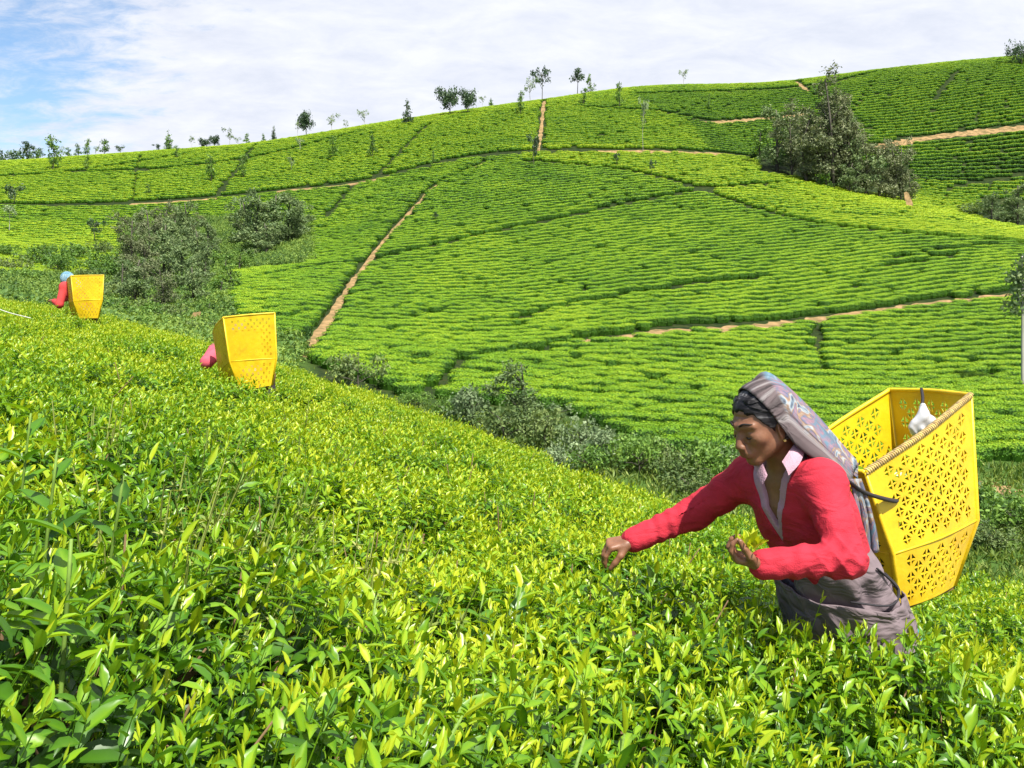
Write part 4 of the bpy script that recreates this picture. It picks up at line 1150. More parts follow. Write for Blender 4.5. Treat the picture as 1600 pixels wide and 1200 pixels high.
class Grid:
    def __init__(s, lo, hi, h):
        s.lo = np.array(lo, float); s.h = h
        s.n = np.ceil((np.array(hi, float) - s.lo) / h).astype(int) + 1
        s.d = np.full(s.n, 0.06, np.float32)
    def box(s, lo, hi):
        a = np.maximum(0, np.floor((lo - s.lo) / s.h).astype(int)); b = np.minimum(s.n, np.ceil((hi - s.lo) / s.h).astype(int) + 1)
        if (b <= a).any(): return None, None
        sl = tuple(slice(i, j) for i, j in zip(a, b))
        g = [s.lo[k] + s.h * np.arange(a[k], b[k], dtype=np.float32) for k in range(3)]
        return sl, np.meshgrid(*g, indexing='ij')
    def put(s, sl, e, k, sub=False):
        d = s.d[sl]
        if sub:
            e = -e
            if k > 0:
                q = np.clip(.5 - .5 * (e - d) / k, 0, 1); s.d[sl] = d * q + e * (1 - q) + k * q * (1 - q)
            else: s.d[sl] = np.maximum(d, e)
        else:
            if k > 0:
                q = np.clip(.5 + .5 * (e - d) / k, 0, 1); s.d[sl] = e * (1 - q) + d * q - k * q * (1 - q)
            else: s.d[sl] = np.minimum(d, e)
    def cone(s, a, b, ra, rb, k=.02, sub=False, wr=0, wf=9, ws=0.0):
        a = np.asarray(a, float); b = np.asarray(b, float); m = max(ra, rb) + k + 3 * s.h + abs(wr)
        sl, G = s.box(np.minimum(a, b) - m, np.maximum(a, b) + m)
        if sl is None: return s
        ba = b - a; L = ba.dot(ba) + 1e-12
        P = [G[i] - a[i] for i in range(3)]
        t = np.clip((P[0] * ba[0] + P[1] * ba[1] + P[2] * ba[2]) / L, 0, 1)
        r = ra + (rb - ra) * t
        if wr: r = r + wr * np.sin(wf * 6.283 * t + (P[2] * 40 + P[0] * 23 + P[1] * 31) * .8 + ws) * np.sin(3.1416 * t)
        e = np.sqrt(sum((P[i] - t * ba[i]) ** 2 for i in range(3))) - r
        s.put(sl, e, k, sub); return s
    def ell(s, c, ax, rad, k=.02, sub=False):
        """ellipsoid: centre, 3 axes (rows), radii"""
        c = np.asarray(c, float); R = np.asarray(ax, float); rad = np.asarray(rad, float)
        m = np.sqrt(((R * rad[:, None]) ** 2).sum(0)) + k + 3 * s.h
        sl, G = s.box(c - m, c + m)
        if sl is None: return s
        P = [G[i] - c[i] for i in range(3)]
        q = [(R[j, 0] * P[0] + R[j, 1] * P[1] + R[j, 2] * P[2]) for j in range(3)]
        k0 = np.sqrt(sum((q[j] / rad[j]) ** 2 for j in range(3))); k1 = np.sqrt(sum((q[j] / rad[j] ** 2) ** 2 for j in range(3))) + 1e-9
        s.put(sl, k0 * (k0 - 1) / k1, k, sub); return s
    def surf(s):
        d = s.d; ins = d < 0
        cnt = np.zeros(np.array(d.shape) - 1, np.int8)
        nx, ny, nz = d.shape
        for i in (0, 1):
            for j in (0, 1):
                for k in (0, 1):
                    cnt += ins[i:nx - 1 + i, j:ny - 1 + j, k:nz - 1 + k]
        I = np.argwhere((cnt > 0) & (cnt < 8))
        vid = np.full(cnt.shape, -1, np.int32); vid[I[:, 0], I[:, 1], I[:, 2]] = np.arange(len(I))
        acc = np.zeros((len(I), 3)); num = np.zeros(len(I))
        C = [(0, 0, 0), (1, 0, 0), (0, 1, 0), (1, 1, 0), (0, 0, 1), (1, 0, 1), (0, 1, 1), (1, 1, 1)]
        val = [d[I[:, 0] + c[0], I[:, 1] + c[1], I[:, 2] + c[2]] for c in C]
        for p in range(8):
            for q in range(p + 1, 8):
                if sum(abs(C[p][m] - C[q][m]) for m in range(3)) != 1: continue
                x = (val[p] < 0) != (val[q] < 0)
                t = np.where(x, val[p] / np.where(x, val[p] - val[q], 1), 0)
                pt = np.array(C[p]) + t[:, None] * (np.array(C[q]) - np.array(C[p]))
                acc[x] += pt[x]; num[x] += 1
        V = s.lo + s.h * (I + acc / num[:, None])
        F = []
        for axn in range(3):
            sh = [slice(None)] * 3; a = list(sh); b = list(sh)
            a[axn] = slice(0, -1); b[axn] = slice(1, None)
            ia, ib = ins[tuple(a)], ins[tuple(b)]
            E = np.argwhere(ia != ib)
            u, w = (axn + 1) % 3, (axn + 2) % 3
            E = E[(E[:, u] > 0) & (E[:, w] > 0) & (E[:, u] < d.shape[u] - 1) & (E[:, w] < d.shape[w] - 1)]
            def cell(du, dw):
                X = E.copy(); X[:, u] += du; X[:, w] += dw
                return vid[X[:, 0], X[:, 1], X[:, 2]]
            Q = np.stack([cell(-1, -1), cell(0, -1), cell(0, 0), cell(-1, 0)], -1)
            fl = ia[E[:, 0], E[:, 1], E[:, 2]]
            Q[~fl] = Q[~fl][:, ::-1]
            F.append(Q)
        return V, np.vstack(F)

def relax(V, F, it=2, w=.5):
    """even out the grid's stepping"""
    E = np.vstack([F[:, [0, 1]], F[:, [1, 2]], F[:, [2, 3]], F[:, [3, 0]]])
    E = np.vstack([E, E[:, ::-1]])
    deg = np.bincount(E[:, 0], minlength=len(V))[:, None]
    for _ in range(it):
        for ww in (w, -w * 1.03):
            S = np.stack([np.bincount(E[:, 0], V[E[:, 1], k], len(V)) for k in range(3)], -1)
            V = V + ww * (S / deg - V)
    return V

def hand(g, wr, d, n, s, curl, sc=.92, spread=1.0, tq=(.55, .75, -.25)):
    """palm, four bent fingers of unequal length and a thumb; d wrist->knuckles, n out of the back of the hand, s towards the thumb"""
    d = nrm(d); n = nrm(n - d * np.dot(n, d)); s = nrm(s - d * np.dot(s, d) - n * np.dot(s, n))
    off = [.027, .009, -.009, -.025]; ln = [.070, .078, .072, .056]; rad = [.0088, .0090, .0086, .0076]
    kn = []
    for k in range(4):
        K = wr + (d * (.076 - .004 * abs(k - 1.2)) + s * off[k]) * sc; kn.append(K)
        g.cone(wr + s * off[k] * .55 * sc, K, .0135 * sc, .0105 * sc, .012)
    for k in range(4):
        a = 0; p = kn[k]; seg = [.46, .30, .24]
        for j in range(3):
            a += math.radians(curl[j] + (k - 1.5) * 4)
            q = p + (d * math.cos(a) - n * math.sin(a) + s * (off[k] * 3.2 * spread * (1 if j == 0 else .4))) * ln[k] * seg[j] * sc
            g.cone(p, q, rad[k] * sc * (1 - .1 * j), rad[k] * sc * (.9 - .12 * j), .004); p = q
    t0 = wr + (d * .018 + s * .020) * sc
    t1 = t0 + nrm(d * tq[0] + s * tq[1] + n * tq[2]) * .042 * sc
    t2 = t1 + nrm(d * (tq[0] + .35) + s * tq[1] * .35 + n * (tq[2] - .35)) * .030 * sc
    t3 = t2 + nrm(d * (tq[0] + .4) + s * tq[1] * .05 + n * (tq[2] - .5)) * .024 * sc
    g.cone(t0, t1, .0145 * sc, .0115 * sc, .012); g.cone(t1, t2, .0108 * sc, .0098 * sc, .005); g.cone(t2, t3, .0096 * sc, .0078 * sc, .004)

def cloth_mat(name, col, col2=None, rough=.85, weave=220.0, bump=.25, nscale=14, crease=0.0):
    m, nt, nd, lk, out = new_mat(name)
    tcn = nd.new('ShaderNodeTexCoord')
    b = nd.new('ShaderNodeBsdfPrincipled'); b.inputs['Roughness'].default_value = rough; b.inputs['Specular IOR Level'].default_value = .25
    b.inputs['Sheen Weight'].default_value = .0
    nz = nd.new('ShaderNodeTexNoise'); nz.inputs['Scale'].default_value = nscale; nz.inputs['Detail'].default_value = 6
    lk.new(tcn.outputs['Object'], nz.inputs['Vector'])
    r = ramp(nd, [(.3, col2 or tuple(c * .78 for c in col)), (.68, col)]); lk.new(nz.outputs['Fac'], r.inputs[0]); lk.new(r.outputs[0], b.inputs['Base Color'])
    vr = nd.new('ShaderNodeTexVoronoi'); vr.inputs['Scale'].default_value = weave; lk.new(tcn.outputs['Object'], vr.inputs['Vector'])
    n2 = nd.new('ShaderNodeTexNoise'); n2.inputs['Scale'].default_value = 22; n2.inputs['Detail'].default_value = 5; lk.new(tcn.outputs['Object'], n2.inputs['Vector'])
    ad_ = nd.new('ShaderNodeMath'); ad_.operation = 'MULTIPLY_ADD'; ad_.inputs[1].default_value = 2.2
    lk.new(n2.outputs['Fac'], ad_.inputs[0]); lk.new(vr.outputs['Distance'], ad_.inputs[2])
    bp = nd.new('ShaderNodeBump'); bp.inputs['Strength'].default_value = bump; bp.inputs['Distance'].default_value = .006
    lk.new(ad_.outputs[0], bp.inputs['Height']); lk.new(bp.outputs[0], b.inputs['Normal']); lk.new(b.outputs[0], out.inputs['Surface'])
    if crease:
        n3 = nd.new('ShaderNodeTexNoise'); n3.inputs['Scale'].default_value = 7.5; n3.inputs['Detail'].default_value = 2.5; n3.inputs['Distortion'].default_value = 1.1
        mp3 = nd.new('ShaderNodeMapping'); mp3.inputs['Rotation'].default_value = (.3, .6, .4); mp3.inputs['Scale'].default_value = (1.0, 1.6, 2.3)
        lk.new(tcn.outputs['Object'], mp3.inputs['Vector']); lk.new(mp3.outputs[0], n3.inputs['Vector'])
        b3 = nd.new('ShaderNodeBump'); b3.inputs['Strength'].default_value = crease; b3.inputs['Distance'].default_value = .05
        lk.new(n3.outputs['Fac'], b3.inputs['Height']); lk.new(b3.outputs[0], bp.inputs['Normal'])
    return m
def skin_mat():
    m, nt, nd, lk, out = new_mat('skin')
    a = nd.new('ShaderNodeAttribute'); a.attribute_name = 'lip'
    tcn = nd.new('ShaderNodeTexCoord'); nz = nd.new('ShaderNodeTexNoise'); nz.inputs['Scale'].default_value = 26; nz.inputs['Detail'].default_value = 5
    lk.new(tcn.outputs['Object'], nz.inputs['Vector'])
    r = ramp(nd, [(.3, (.155, .068, .036)), (.7, (.235, .105, .055))]); lk.new(nz.outputs['Fac'], r.inputs[0])
    mx_ = nd.new('ShaderNodeMix'); mx_.data_type = 'RGBA'; mx_.inputs['B'].default_value = (.15, .045, .035, 1)
    lk.new(a.outputs['Fac'], mx_.inputs['Factor']); lk.new(r.outputs[0], mx_.inputs['A'])
    b = nd.new('ShaderNodeBsdfPrincipled'); b.inputs['Roughness'].default_value = .48; b.inputs['Specular IOR Level'].default_value = .45
    b.inputs['Subsurface Weight'].default_value = .08; b.inputs['Subsurface Radius'].default_value = (.02, .008, .004)
    lk.new(mx_.outputs['Result'], b.inputs['Base Color'])
    bp = nd.new('ShaderNodeBump'); bp.inputs['Strength'].default_value = .2; bp.inputs['Distance'].default_value = .003
    n2 = nd.new('ShaderNodeTexNoise'); n2.inputs['Scale'].default_value = 140; n2.inputs['Detail'].default_value = 3; lk.new(tcn.outputs['Object'], n2.inputs['Vector'])
    lk.new(n2.outputs['Fac'], bp.inputs['Height']); lk.new(bp.outputs[0], b.inputs['Normal']); lk.new(b.outputs[0], out.inputs['Surface'])
    return m
def scarf_mat(name='scarf_cloth', plain=(.095, .072, .074), pal=((.20, .25, .29), (.08, .17, .23), (.13, .15, .20), (.24, .14, .17), (.10, .12, .19), (.26, .16, .09), (.30, .33, .35), (.12, .17, .22), (.05, .05, .07))):
    m, nt, nd, lk, out = new_mat(name)
    sA = nd.new('ShaderNodeAttribute'); sA.attribute_name = 'across'
    tA = nd.new('ShaderNodeAttribute'); tA.attribute_name = 'along'
    tcn = nd.new('ShaderNodeTexCoord')
    nz = nd.new('ShaderNodeTexNoise'); nz.inputs['Scale'].default_value = 13; nz.inputs['Detail'].default_value = 3; nz.inputs['Distortion'].default_value = 1.2
    lk.new(tcn.outputs['Object'], nz.inputs['Vector'])
    r = nd.new('ShaderNodeValToRGB'); r.color_ramp.interpolation = 'LINEAR'
    while len(r.color_ramp.elements) < len(pal): r.color_ramp.elements.new(.5)
    for i, (e, c) in enumerate(zip(r.color_ramp.elements, pal)):
        e.position = .28 + .44 * i / (len(pal) - 1); e.color = (*c, 1)
    lk.new(nz.outputs['Fac'], r.inputs[0])
    # stripes that run along the cloth
    wv = nd.new('ShaderNodeMath'); wv.operation = 'MULTIPLY'; wv.inputs[1].default_value = 26; lk.new(sA.outputs['Fac'], wv.inputs[0])
    sn = nd.new('ShaderNodeMath'); sn.operation = 'SINE'; lk.new(wv.outputs[0], sn.inputs[0])
    st = ramp(nd, [(.0, tuple(c * .45 for c in plain)), (.35, plain), (.8, plain), (1.0, (.19, .17, .17))])
    mr = nd.new('ShaderNodeMapRange'); mr.inputs['From Min'].default_value = -1; lk.new(sn.outputs[0], mr.inputs['Value']); lk.new(mr.outputs[0], st.inputs[0])
    f1 = nd.new('ShaderNodeMapRange'); f1.interpolation_type = 'SMOOTHSTEP'; f1.inputs['From Min'].default_value = -.93; f1.inputs['From Max'].default_value = -.78; lk.new(sA.outputs['Fac'], f1.inputs['Value'])
    f2 = nd.new('ShaderNodeMapRange'); f2.interpolation_type = 'SMOOTHSTEP'; f2.inputs['From Min'].default_value = .24; f2.inputs['From Max'].default_value = .34; lk.new(tA.outputs['Fac'], f2.inputs['Value'])
    fm = nd.new('ShaderNodeMath'); fm.operation = 'MULTIPLY'; lk.new(f1.outputs[0], fm.inputs[0]); lk.new(f2.outputs[0], fm.inputs[1])
    mx_ = nd.new('ShaderNodeMix'); mx_.data_type = 'RGBA'; lk.new(fm.outputs[0], mx_.inputs['Factor']); lk.new(st.outputs[0], mx_.inputs['A']); lk.new(r.outputs[0], mx_.inputs['B'])
    b = nd.new('ShaderNodeBsdfPrincipled'); b.inputs['Roughness'].default_value = .7; b.inputs['Specular IOR Level'].default_value = .3
    lk.new(mx_.outputs['Result'], b.inputs['Base Color']); lk.new(b.outputs[0], out.inputs['Surface'])
    cb = nd.new('ShaderNodeCombineXYZ'); s9 = nd.new('ShaderNodeMath'); s9.operation = 'MULTIPLY'; s9.inputs[1].default_value = 7.0
    lk.new(sA.outputs['Fac'], s9.inputs[0]); lk.new(s9.outputs[0], cb.inputs[0]); lk.new(tA.outputs['Fac'], cb.inputs[1])
    n3 = nd.new('ShaderNodeTexNoise'); n3.inputs['Scale'].default_value = 1.6; n3.inputs['Detail'].default_value = 4; n3.inputs['Distortion'].default_value = .8; lk.new(cb.outputs[0], n3.inputs['Vector'])
    bp = nd.new('ShaderNodeBump'); bp.inputs['Strength'].default_value = .8; bp.inputs['Distance'].default_value = .03; lk.new(n3.outputs['Fac'], bp.inputs['Height']); lk.new(bp.outputs[0], b.inputs['Normal'])
    return m
M['skin'] = skin_mat()
M['jumper'] = cloth_mat('red_knit', (.47, .026, .046), (.35, .016, .031), weave=330, bump=.25, crease=.38)
M['pink_knit'] = cloth_mat('pink_knit', (.56, .09, .13))
M['coral_knit'] = cloth_mat('coral_knit', (.52, .05, .05))
M['blouse'] = cloth_mat('pink_blouse', (.44, .26, .32), rough=.7)
M['apron'] = cloth_mat('mauve_apron', (.180, .140, .152), (.120, .092, .100), rough=.75, nscale=7, bump=.10, weave=420, crease=.6)
M['dark_skirt'] = cloth_mat('dark_skirt', (.055, .045, .05))
def hair_mat():
    m, nt, nd, lk, out = new_mat('hair')
    tcn = nd.new('ShaderNodeTexCoord'); mp_ = nd.new('ShaderNodeMapping'); mp_.inputs['Rotation'].default_value = (0, .75, .3); mp_.inputs['Scale'].default_value = (12, 150, 150)
    lk.new(tcn.outputs['Object'], mp_.inputs['Vector'])
    nz = nd.new('ShaderNodeTexNoise'); nz.inputs['Scale'].default_value = 1.0; nz.inputs['Detail'].default_value = 4; lk.new(mp_.outputs[0], nz.inputs['Vector'])
    n2 = nd.new('ShaderNodeTexNoise'); n2.inputs['Scale'].default_value = 22; lk.new(tcn.outputs['Object'], n2.inputs['Vector'])
    mu = nd.new('ShaderNodeMath'); mu.operation = 'MULTIPLY'; lk.new(nz.outputs['Fac'], mu.inputs[0]); lk.new(n2.outputs['Fac'], mu.inputs[1])
    r = ramp(nd, [(.20, (.006, .005, .006)), (.30, (.022, .020, .022)), (.40, (.13, .125, .13))]); lk.new(mu.outputs[0], r.inputs[0])
    b = nd.new('ShaderNodeBsdfPrincipled'); b.inputs['Roughness'].default_value = .5; b.inputs['Specular IOR Level'].default_value = .25
    lk.new(r.outputs[0], b.inputs['Base Color'])
    bp = nd.new('ShaderNodeBump'); bp.inputs['Strength'].default_value = .7; bp.inputs['Distance'].default_value = .004; lk.new(nz.outputs['Fac'], bp.inputs['Height']); lk.new(bp.outputs[0], b.inputs['Normal'])
    lk.new(b.outputs[0], out.inputs['Surface']); return m
M['hair'] = hair_mat()
M['cord'] = plain_mat('dark_cord', (.02, .018, .022), .7, .3)
M['scarf'] = scarf_mat()
M['blue_scarf'] = scarf_mat('blue_scarf_cloth', (.12, .28, .38), ((.16, .32, .42), (.10, .26, .38), (.28, .42, .48), (.14, .30, .36)))
M['lash'] = plain_mat('eyelash', (.012, .008, .007), .6, .3)
M['gold'] = plain_mat('earring_gold', (.75, .5, .15), .25, .8)
def basket_mat():
    m, nt, nd, lk, out = new_mat('yellow_plastic')
    tcn = nd.new('ShaderNodeTexCoord')
    def nz(sc_, dt, ds=0.0):
        n = nd.new('ShaderNodeTexNoise'); n.inputs['Scale'].default_value = sc_; n.inputs['Detail'].default_value = dt; n.inputs['Distortion'].default_value = ds
        n.inputs['Roughness'].default_value = .65; lk.new(tcn.outputs['Object'], n.inputs['Vector']); return n.outputs['Fac']
    r = ramp(nd, [(.32, (.60, .36, .004)), (.52, (.69, .47, .005)), (.72, (.73, .53, .015))]); lk.new(nz(7, 5), r.inputs[0])
    gr = ramp(nd, [(.56, (0, 0, 0)), (.74, (1, 1, 1))]); lk.new(nz(11, 9, .6), gr.inputs[0])
    k = nd.new('ShaderNodeMath'); k.operation = 'MULTIPLY'; k.inputs[1].default_value = .38; lk.new(gr.outputs[0], k.inputs[0])
    mx_ = nd.new('ShaderNodeMix'); mx_.data_type = 'RGBA'; mx_.inputs['B'].default_value = (.34, .19, .015, 1)
    lk.new(k.outputs[0], mx_.inputs['Factor']); lk.new(r.outputs[0], mx_.inputs['A'])
    b = nd.new('ShaderNodeBsdfPrincipled'); b.inputs['Specular IOR Level'].default_value = .5
    lk.new(mx_.outputs['Result'], b.inputs['Base Color'])
    rr = nd.new('ShaderNodeMapRange'); rr.inputs['To Min'].default_value = .30; rr.inputs['To Max'].default_value = .62; lk.new(nz(16, 6), rr.inputs['Value']); lk.new(rr.outputs[0], b.inputs['Roughness'])
    bp = nd.new('ShaderNodeBump'); bp.inputs['Strength'].default_value = .35; bp.inputs['Distance'].default_value = .012; lk.new(nz(9, 4), bp.inputs['Height']); lk.new(bp.outputs[0], b.inputs['Normal'])
    tr = nd.new('ShaderNodeBsdfTranslucent'); tr.inputs['Color'].default_value = (.85, .45, .01, 1)
    mi = nd.new('ShaderNodeMixShader'); mi.inputs[0].default_value = .10
    lk.new(b.outputs[0], mi.inputs[1]); lk.new(tr.outputs[0], mi.inputs[2]); lk.new(mi.outputs[0], out.inputs['Surface'])
    return m
M['yellow'] = basket_mat()
M['twine'] = plain_mat('twine', (.60, .46, .17), .9, .2, nscale=45, col2=(.22, .15, .09))
M['dirt'] = plain_mat('basket_base', (.16, .10, .03), .8, .2, noise=.5, nscale=9)
M['bag'] = plain_mat('white_plastic_bag', (.50, .51, .53), .35, .5, noise=.25, nscale=9)
M['teal'] = cloth_mat('teal_cloth', (.02, .24, .20))

# ---- the woman in front
C_ = lambda *a: at(*a)
FD = nrm(V3(-.852 * .906, -.852 * .423, -.342)); LF = nrm(V3(.423, -.906, 0)); UP_ = nrm(np.cross(FD, LF)); 
if UP_[2] < 0: UP_ = -UP_
HO = at(1190, 659, 2.50); HS = .88
def hl(f, u, l=0.0): return HO + (FD * f + UP_ * u + LF * l) * HS
HAX = np.array([FD, LF, UP_])
sh_n, sh_f = at(1288, 758, 2.42), at(1172, 744, 2.69)
el_n, wr_n = at(1322, 872, 2.29), at(1196, 882, 2.29)
el_f, wr_f = at(1084, 802, 2.76), at(992, 843, 2.73)
neck0, chest, belly, hip = at(1236, 735, 2.55), at(1262, 800, 2.57), at(1282, 858, 2.585), at(1312, 930, 2.61)
TU = nrm(neck0 - hip); TL = nrm(sh_n - sh_f); TL = nrm(TL - TU * TL.dot(TU)); TF = np.cross(TU, TL)
if TF[0] > 0: TF = -TF
TAX = np.array([TF, TL, TU])
foot = [at(1362, 1388, 2.72), at(1352, 1396, 2.52)]
def torso(g, inf, arms=True, wr=0.0):
    g.ell(chest, TAX, V3(.098, .150, .150) + inf, .03)
    g.ell(chest + TF * .045 - TU * .015 + TL * .055, TAX, V3(.062, .07, .075) + inf, .04)
    g.ell(chest + TF * .045 - TU * .015 - TL * .055, TAX, V3(.062, .07, .075) + inf, .04)
    g.ell(belly, TAX, V3(.105, .135, .13) + inf, .04)
    g.cone(sh_n - TL * .02, sh_f + TL * .02, .060 + inf, .060 + inf, .05)
    g.cone(neck0 - TU * .02, neck0 - TU * .06, .055 + inf, .10 + inf, .05)
    if arms:
        g.cone(sh_n, el_n, .048 + inf, .040 + inf, .03, wr=wr, wf=2.2, ws=1.0)
        g.cone(el_n, wr_n, .040 + inf, .026 + inf, .025, wr=wr * 1.3, wf=4.5)
        g.cone(sh_f, el_f, .048 + inf, .039 + inf, .03, wr=wr * 1.2, wf=3.5)
        g.cone(el_f, wr_f, .038 + inf, .025 + inf, .02, wr=wr * 1.5, wf=6, ws=2)
woman = empty('person', (float(hip[0]), float(hip[1]), float(gz(hip[0], hip[1]))))
tag(woman, 'woman in a red jumper bending to pluck tea with a yellow basket on her back', 'person')
WL = np.array(woman.location)
def wpart(name, v, f, mat, parent=woman, **k):
    return link(name, mesh(name, np.asarray(v) - WL, f, mat, **k), parent)
g = Grid((.24, 2.12, -1.86), (1.18, 2.92, -.17), .0042)
torso(g, -.007)
g.ell(hip, TAX, V3(.10, .14, .11), .03)
for k, s_ in ((0, -1), (1, 1)):
    h0 = hip + TL * .075 * s_ - TU * .03; kn_ = (h0 + foot[k]) / 2 + V3(-.03, 0, .02); ft = foot[k]
    g.cone(h0, kn_, .070, .052, .02); g.cone(kn_, ft + V3(0, 0, .06), .055, .035, .02); g.cone(ft + V3(.03, .01, .03), ft + V3(-.14, -.06, .01), .035, .026, .02)
# neck, skull, face
g.cone(hl(-.03, -.055), neck0 - TU * .03, .046, .056, .02)
def sk(g, inf=0.0):  # skull
    g.ell(hl(-.018, .030), HAX, V3(.098, .076, .084) * HS + inf, .015)
sk(g)
g.ell(hl(.028, -.020), HAX, V3(.066, .062, .088) * HS, .02)
for s_ in (-1, 1):
    g.cone(hl(-.005, -.052, .048 * s_), hl(.062, -.094, .014 * s_), .022 * HS, .018 * HS, .02)
    g.ell(hl(.058, -.020, .040 * s_), HAX, V3(.026, .022, .022) * HS, .015)
    g.cone(hl(.088, .024, .012 * s_), hl(.070, .022, .046 * s_), .0095 * HS, .008 * HS, .012)
    g.ell(hl(.094, .000, .030 * s_), HAX, V3(.014, .014, .010) * HS, .010, sub=True)
    g.ell(hl(.0755, -.004, .031 * s_), HAX, V3(.0115, .0145, .0105) * HS, .004)
    g.ell(hl(.104, -.040, .012 * s_), HAX, V3(.011, .0085, .008) * HS, .005)
    ea, eu = .006, -.012
    e_ax = np.array([nrm(FD * .9 + LF * .35 * s_), nrm(LF * s_ - FD * .35), UP_])
    g.ell(hl(-.012 + ea, -.010 + eu, .074 * s_), e_ax, V3(.017, .008, .030) * HS, .004)
    g.ell(hl(-.010 + ea, -.008 + eu, .082 * s_), e_ax, V3(.009, .005, .017) * HS, .003, sub=True)
    g.ell(hl(-.008 + ea, -.036 + eu, .072 * s_), e_ax, V3(.008, .006, .010) * HS, .004)
g.cone(hl(.090, .012), hl(.110, -.033), .0080 * HS, .0120 * HS, .008)
g.ell(hl(.072, -.098), HAX, V3(.020, .022, .016) * HS, .015)
g.ell(hl(.085, -.062), HAX, V3(.022, .030, .020) * HS, .012)
g.cone(hl(.101, -.059, -.012), hl(.101, -.059, .012), .0068 * HS, .0068 * HS, .005)
g.cone(hl(.099, -.072, -.011), hl(.099, -.072, .011), .0075 * HS, .0075 * HS, .005)
for s_ in (-1, 1):   # lines of the face
    g.cone(hl(.100, -.042, .019 * s_), hl(.086, -.074, .034 * s_), .0028, .0022, .005, sub=True)
    g.cone(hl(.088, -.021, .022 * s_), hl(.076, -.019, .046 * s_), .0022, .0018, .004, sub=True)
    g.cone(hl(.078, .052, .0), hl(.066, .050, .045 * s_), .0018, .0014, .004, sub=True)
g.cone(hl(.110, -.0655, -.022), hl(.110, -.0655, .022), .0028 * HS, .0028 * HS, .003, sub=True)
# forearms and hands
g.cone(el_n, wr_n, .033, .024, .02)
hand(g, at(1190, 880, 2.29), V3(-.92, .06, .22), V3(-.25, .1, -.95), V3(0, -1, .1), (48, 50, 38), tq=(.65, .55, -.55))
hand(g, at(986, 845, 2.725), V3(-.97, -.05, -.16), V3(-.2, -.25, .95), V3(.05, -1, -.15), (52, 34, 22), tq=(.7, .5, -.6))
bv, bf = g.surf(); bv = relax(bv, bf, 1)
lipd = np.minimum(np.linalg.norm((bv - hl(.103, -.060)) * 1.0, axis=1), np.linalg.norm(bv - hl(.101, -.072), axis=1))
wpart('body', bv, bf, M['skin'], attrs={'lip': np.clip(1.4 - lipd / .012, 0, .8)})
# hair: a cap outside the face line
g = Grid(hl(0, 0) - .16, hl(0, 0) + .16, .0036)
sk(g, .006)
for s_ in (-1, 1):
    g.ell(hl(-.03, -.02, .055 * s_), HAX, V3(.055, .025, .05) * HS, .02)
sl, G = g.box(g.lo, g.lo + g.h * g.n)
P = np.stack(G, -1) - HO
pf, pu = P @ FD / HS, P @ UP_ / HS; pl = P @ LF / HS
line = -(-.81 * (pf - .074) + .585 * (pu - .072)) * HS + .003 * np.sin(pl * 160) + .002 * np.sin(pl * 330 + pf * 200)
g.d = np.maximum(g.d, line.astype(np.float32)[:g.n[0], :g.n[1], :g.n[2]])
g.ell(hl(-.004, -.026, .082), HAX, V3(.022, .02, .034) * HS, .004, sub=True)
g.ell(hl(-.004, -.026, -.082), HAX, V3(.022, .02, .034) * HS, .004, sub=True)
hv, hf = g.surf(); hv = relax(hv, hf, 1)
wpart('hair', hv, hf, M['hair'])
for s_ in (-1, 1):
    v, f = tube(spline([hl(.098, .030, .014 * s_), hl(.090, .036, .030 * s_), hl(.072, .030, .050 * s_)], 7), [.0022, .0032, .0035, .0032, .003, .0022, .001], 6)
    wpart('eyebrow', v, f, M['lash'])
    v, f = tube(spline([hl(.0865, -.010, .019 * s_), hl(.0885, -.0135, .031 * s_), hl(.0800, -.011, .045 * s_)], 7), [.0012, .0022, .0026, .0026, .0024, .0018, .0008], 6)
    wpart('eyelash', v, f, M['lash'])
v, f = tube([hl(-.003, -.052, .080), hl(-.003, -.058, .081)], .0042, 8)
wpart('earring', v, f, M['gold'])
# loose strands over the cap of hair
hs_v, hs_f = [], []
mbh = MB(); hr = random.Random(3)
RAD = V3(.098, .076, .084) * HS + .0075
for k in range(150):
    s_ = hr.choice((1, 1, -1)); a0 = hr.uniform(.15, 1.35)
    pts_ = []
    for j in range(6):
        t = j / 5; az = a0 + t * .75; el = hr.uniform(.0, .02) + (.95 - .62 * a0) - .35 * t * (a0 > .5)
        dl = V3(math.cos(az) * math.cos(el), s_ * math.sin(az) * math.cos(el), math.sin(el))
        pts_.append(hl(-.018, .030) + (dl * (RAD + .002 * math.sin(3.14 * t))) @ HAX)
    mbh.add(tube(pts_, [.0006, .0010, .0011, .0010, .0008, .0004], 4))
so_ = wpart('hair_strands', mbh.v, mbh.f, M['hair']); so_['kind'] = 'stuff'
# blouse and jumper, each with its V neck
def vcut(g, w0, dep, front, drop):
    ap = neck0 - TU * drop + TF * .10
    sl, G = g.box(g.lo, g.lo + g.h * (g.n - 1))
    P = np.stack(G, -1) - ap
    a, b, c = P @ TU, P @ TL, P @ TF
    wdg = np.maximum(np.maximum((np.abs(b) - np.maximum(a, 0) * w0) * .92, -a), -(c + front))
    g.d[sl] = np.maximum(g.d[sl], -wdg.astype(np.float32))
lo, hi = np.minimum(el_n, wr_f) - .1, np.maximum(neck0, el_f) + .12
g = Grid((.60, 2.25, -.95), (1.12, 2.85, -.30), .005)
torso(g, .006, arms=False)
vcut(g, .30, 0, .13, .125)
v, f = g.surf(); v = relax(v, f, 1)
wpart('blouse', v, f, M['blouse'])
g = Grid((.33, 2.13, -.98), (1.14, 2.92, -.30), .0048)
torso(g, .011, wr=.0022)
hem = at(1285, 897, 2.58)
for a, b in ((el_n, wr_n), (el_f, wr_f)):   # ribbed cuffs
    dd = nrm(b - a); g.cone(b - dd * .035, b + dd * .006, .040, .038, .006)
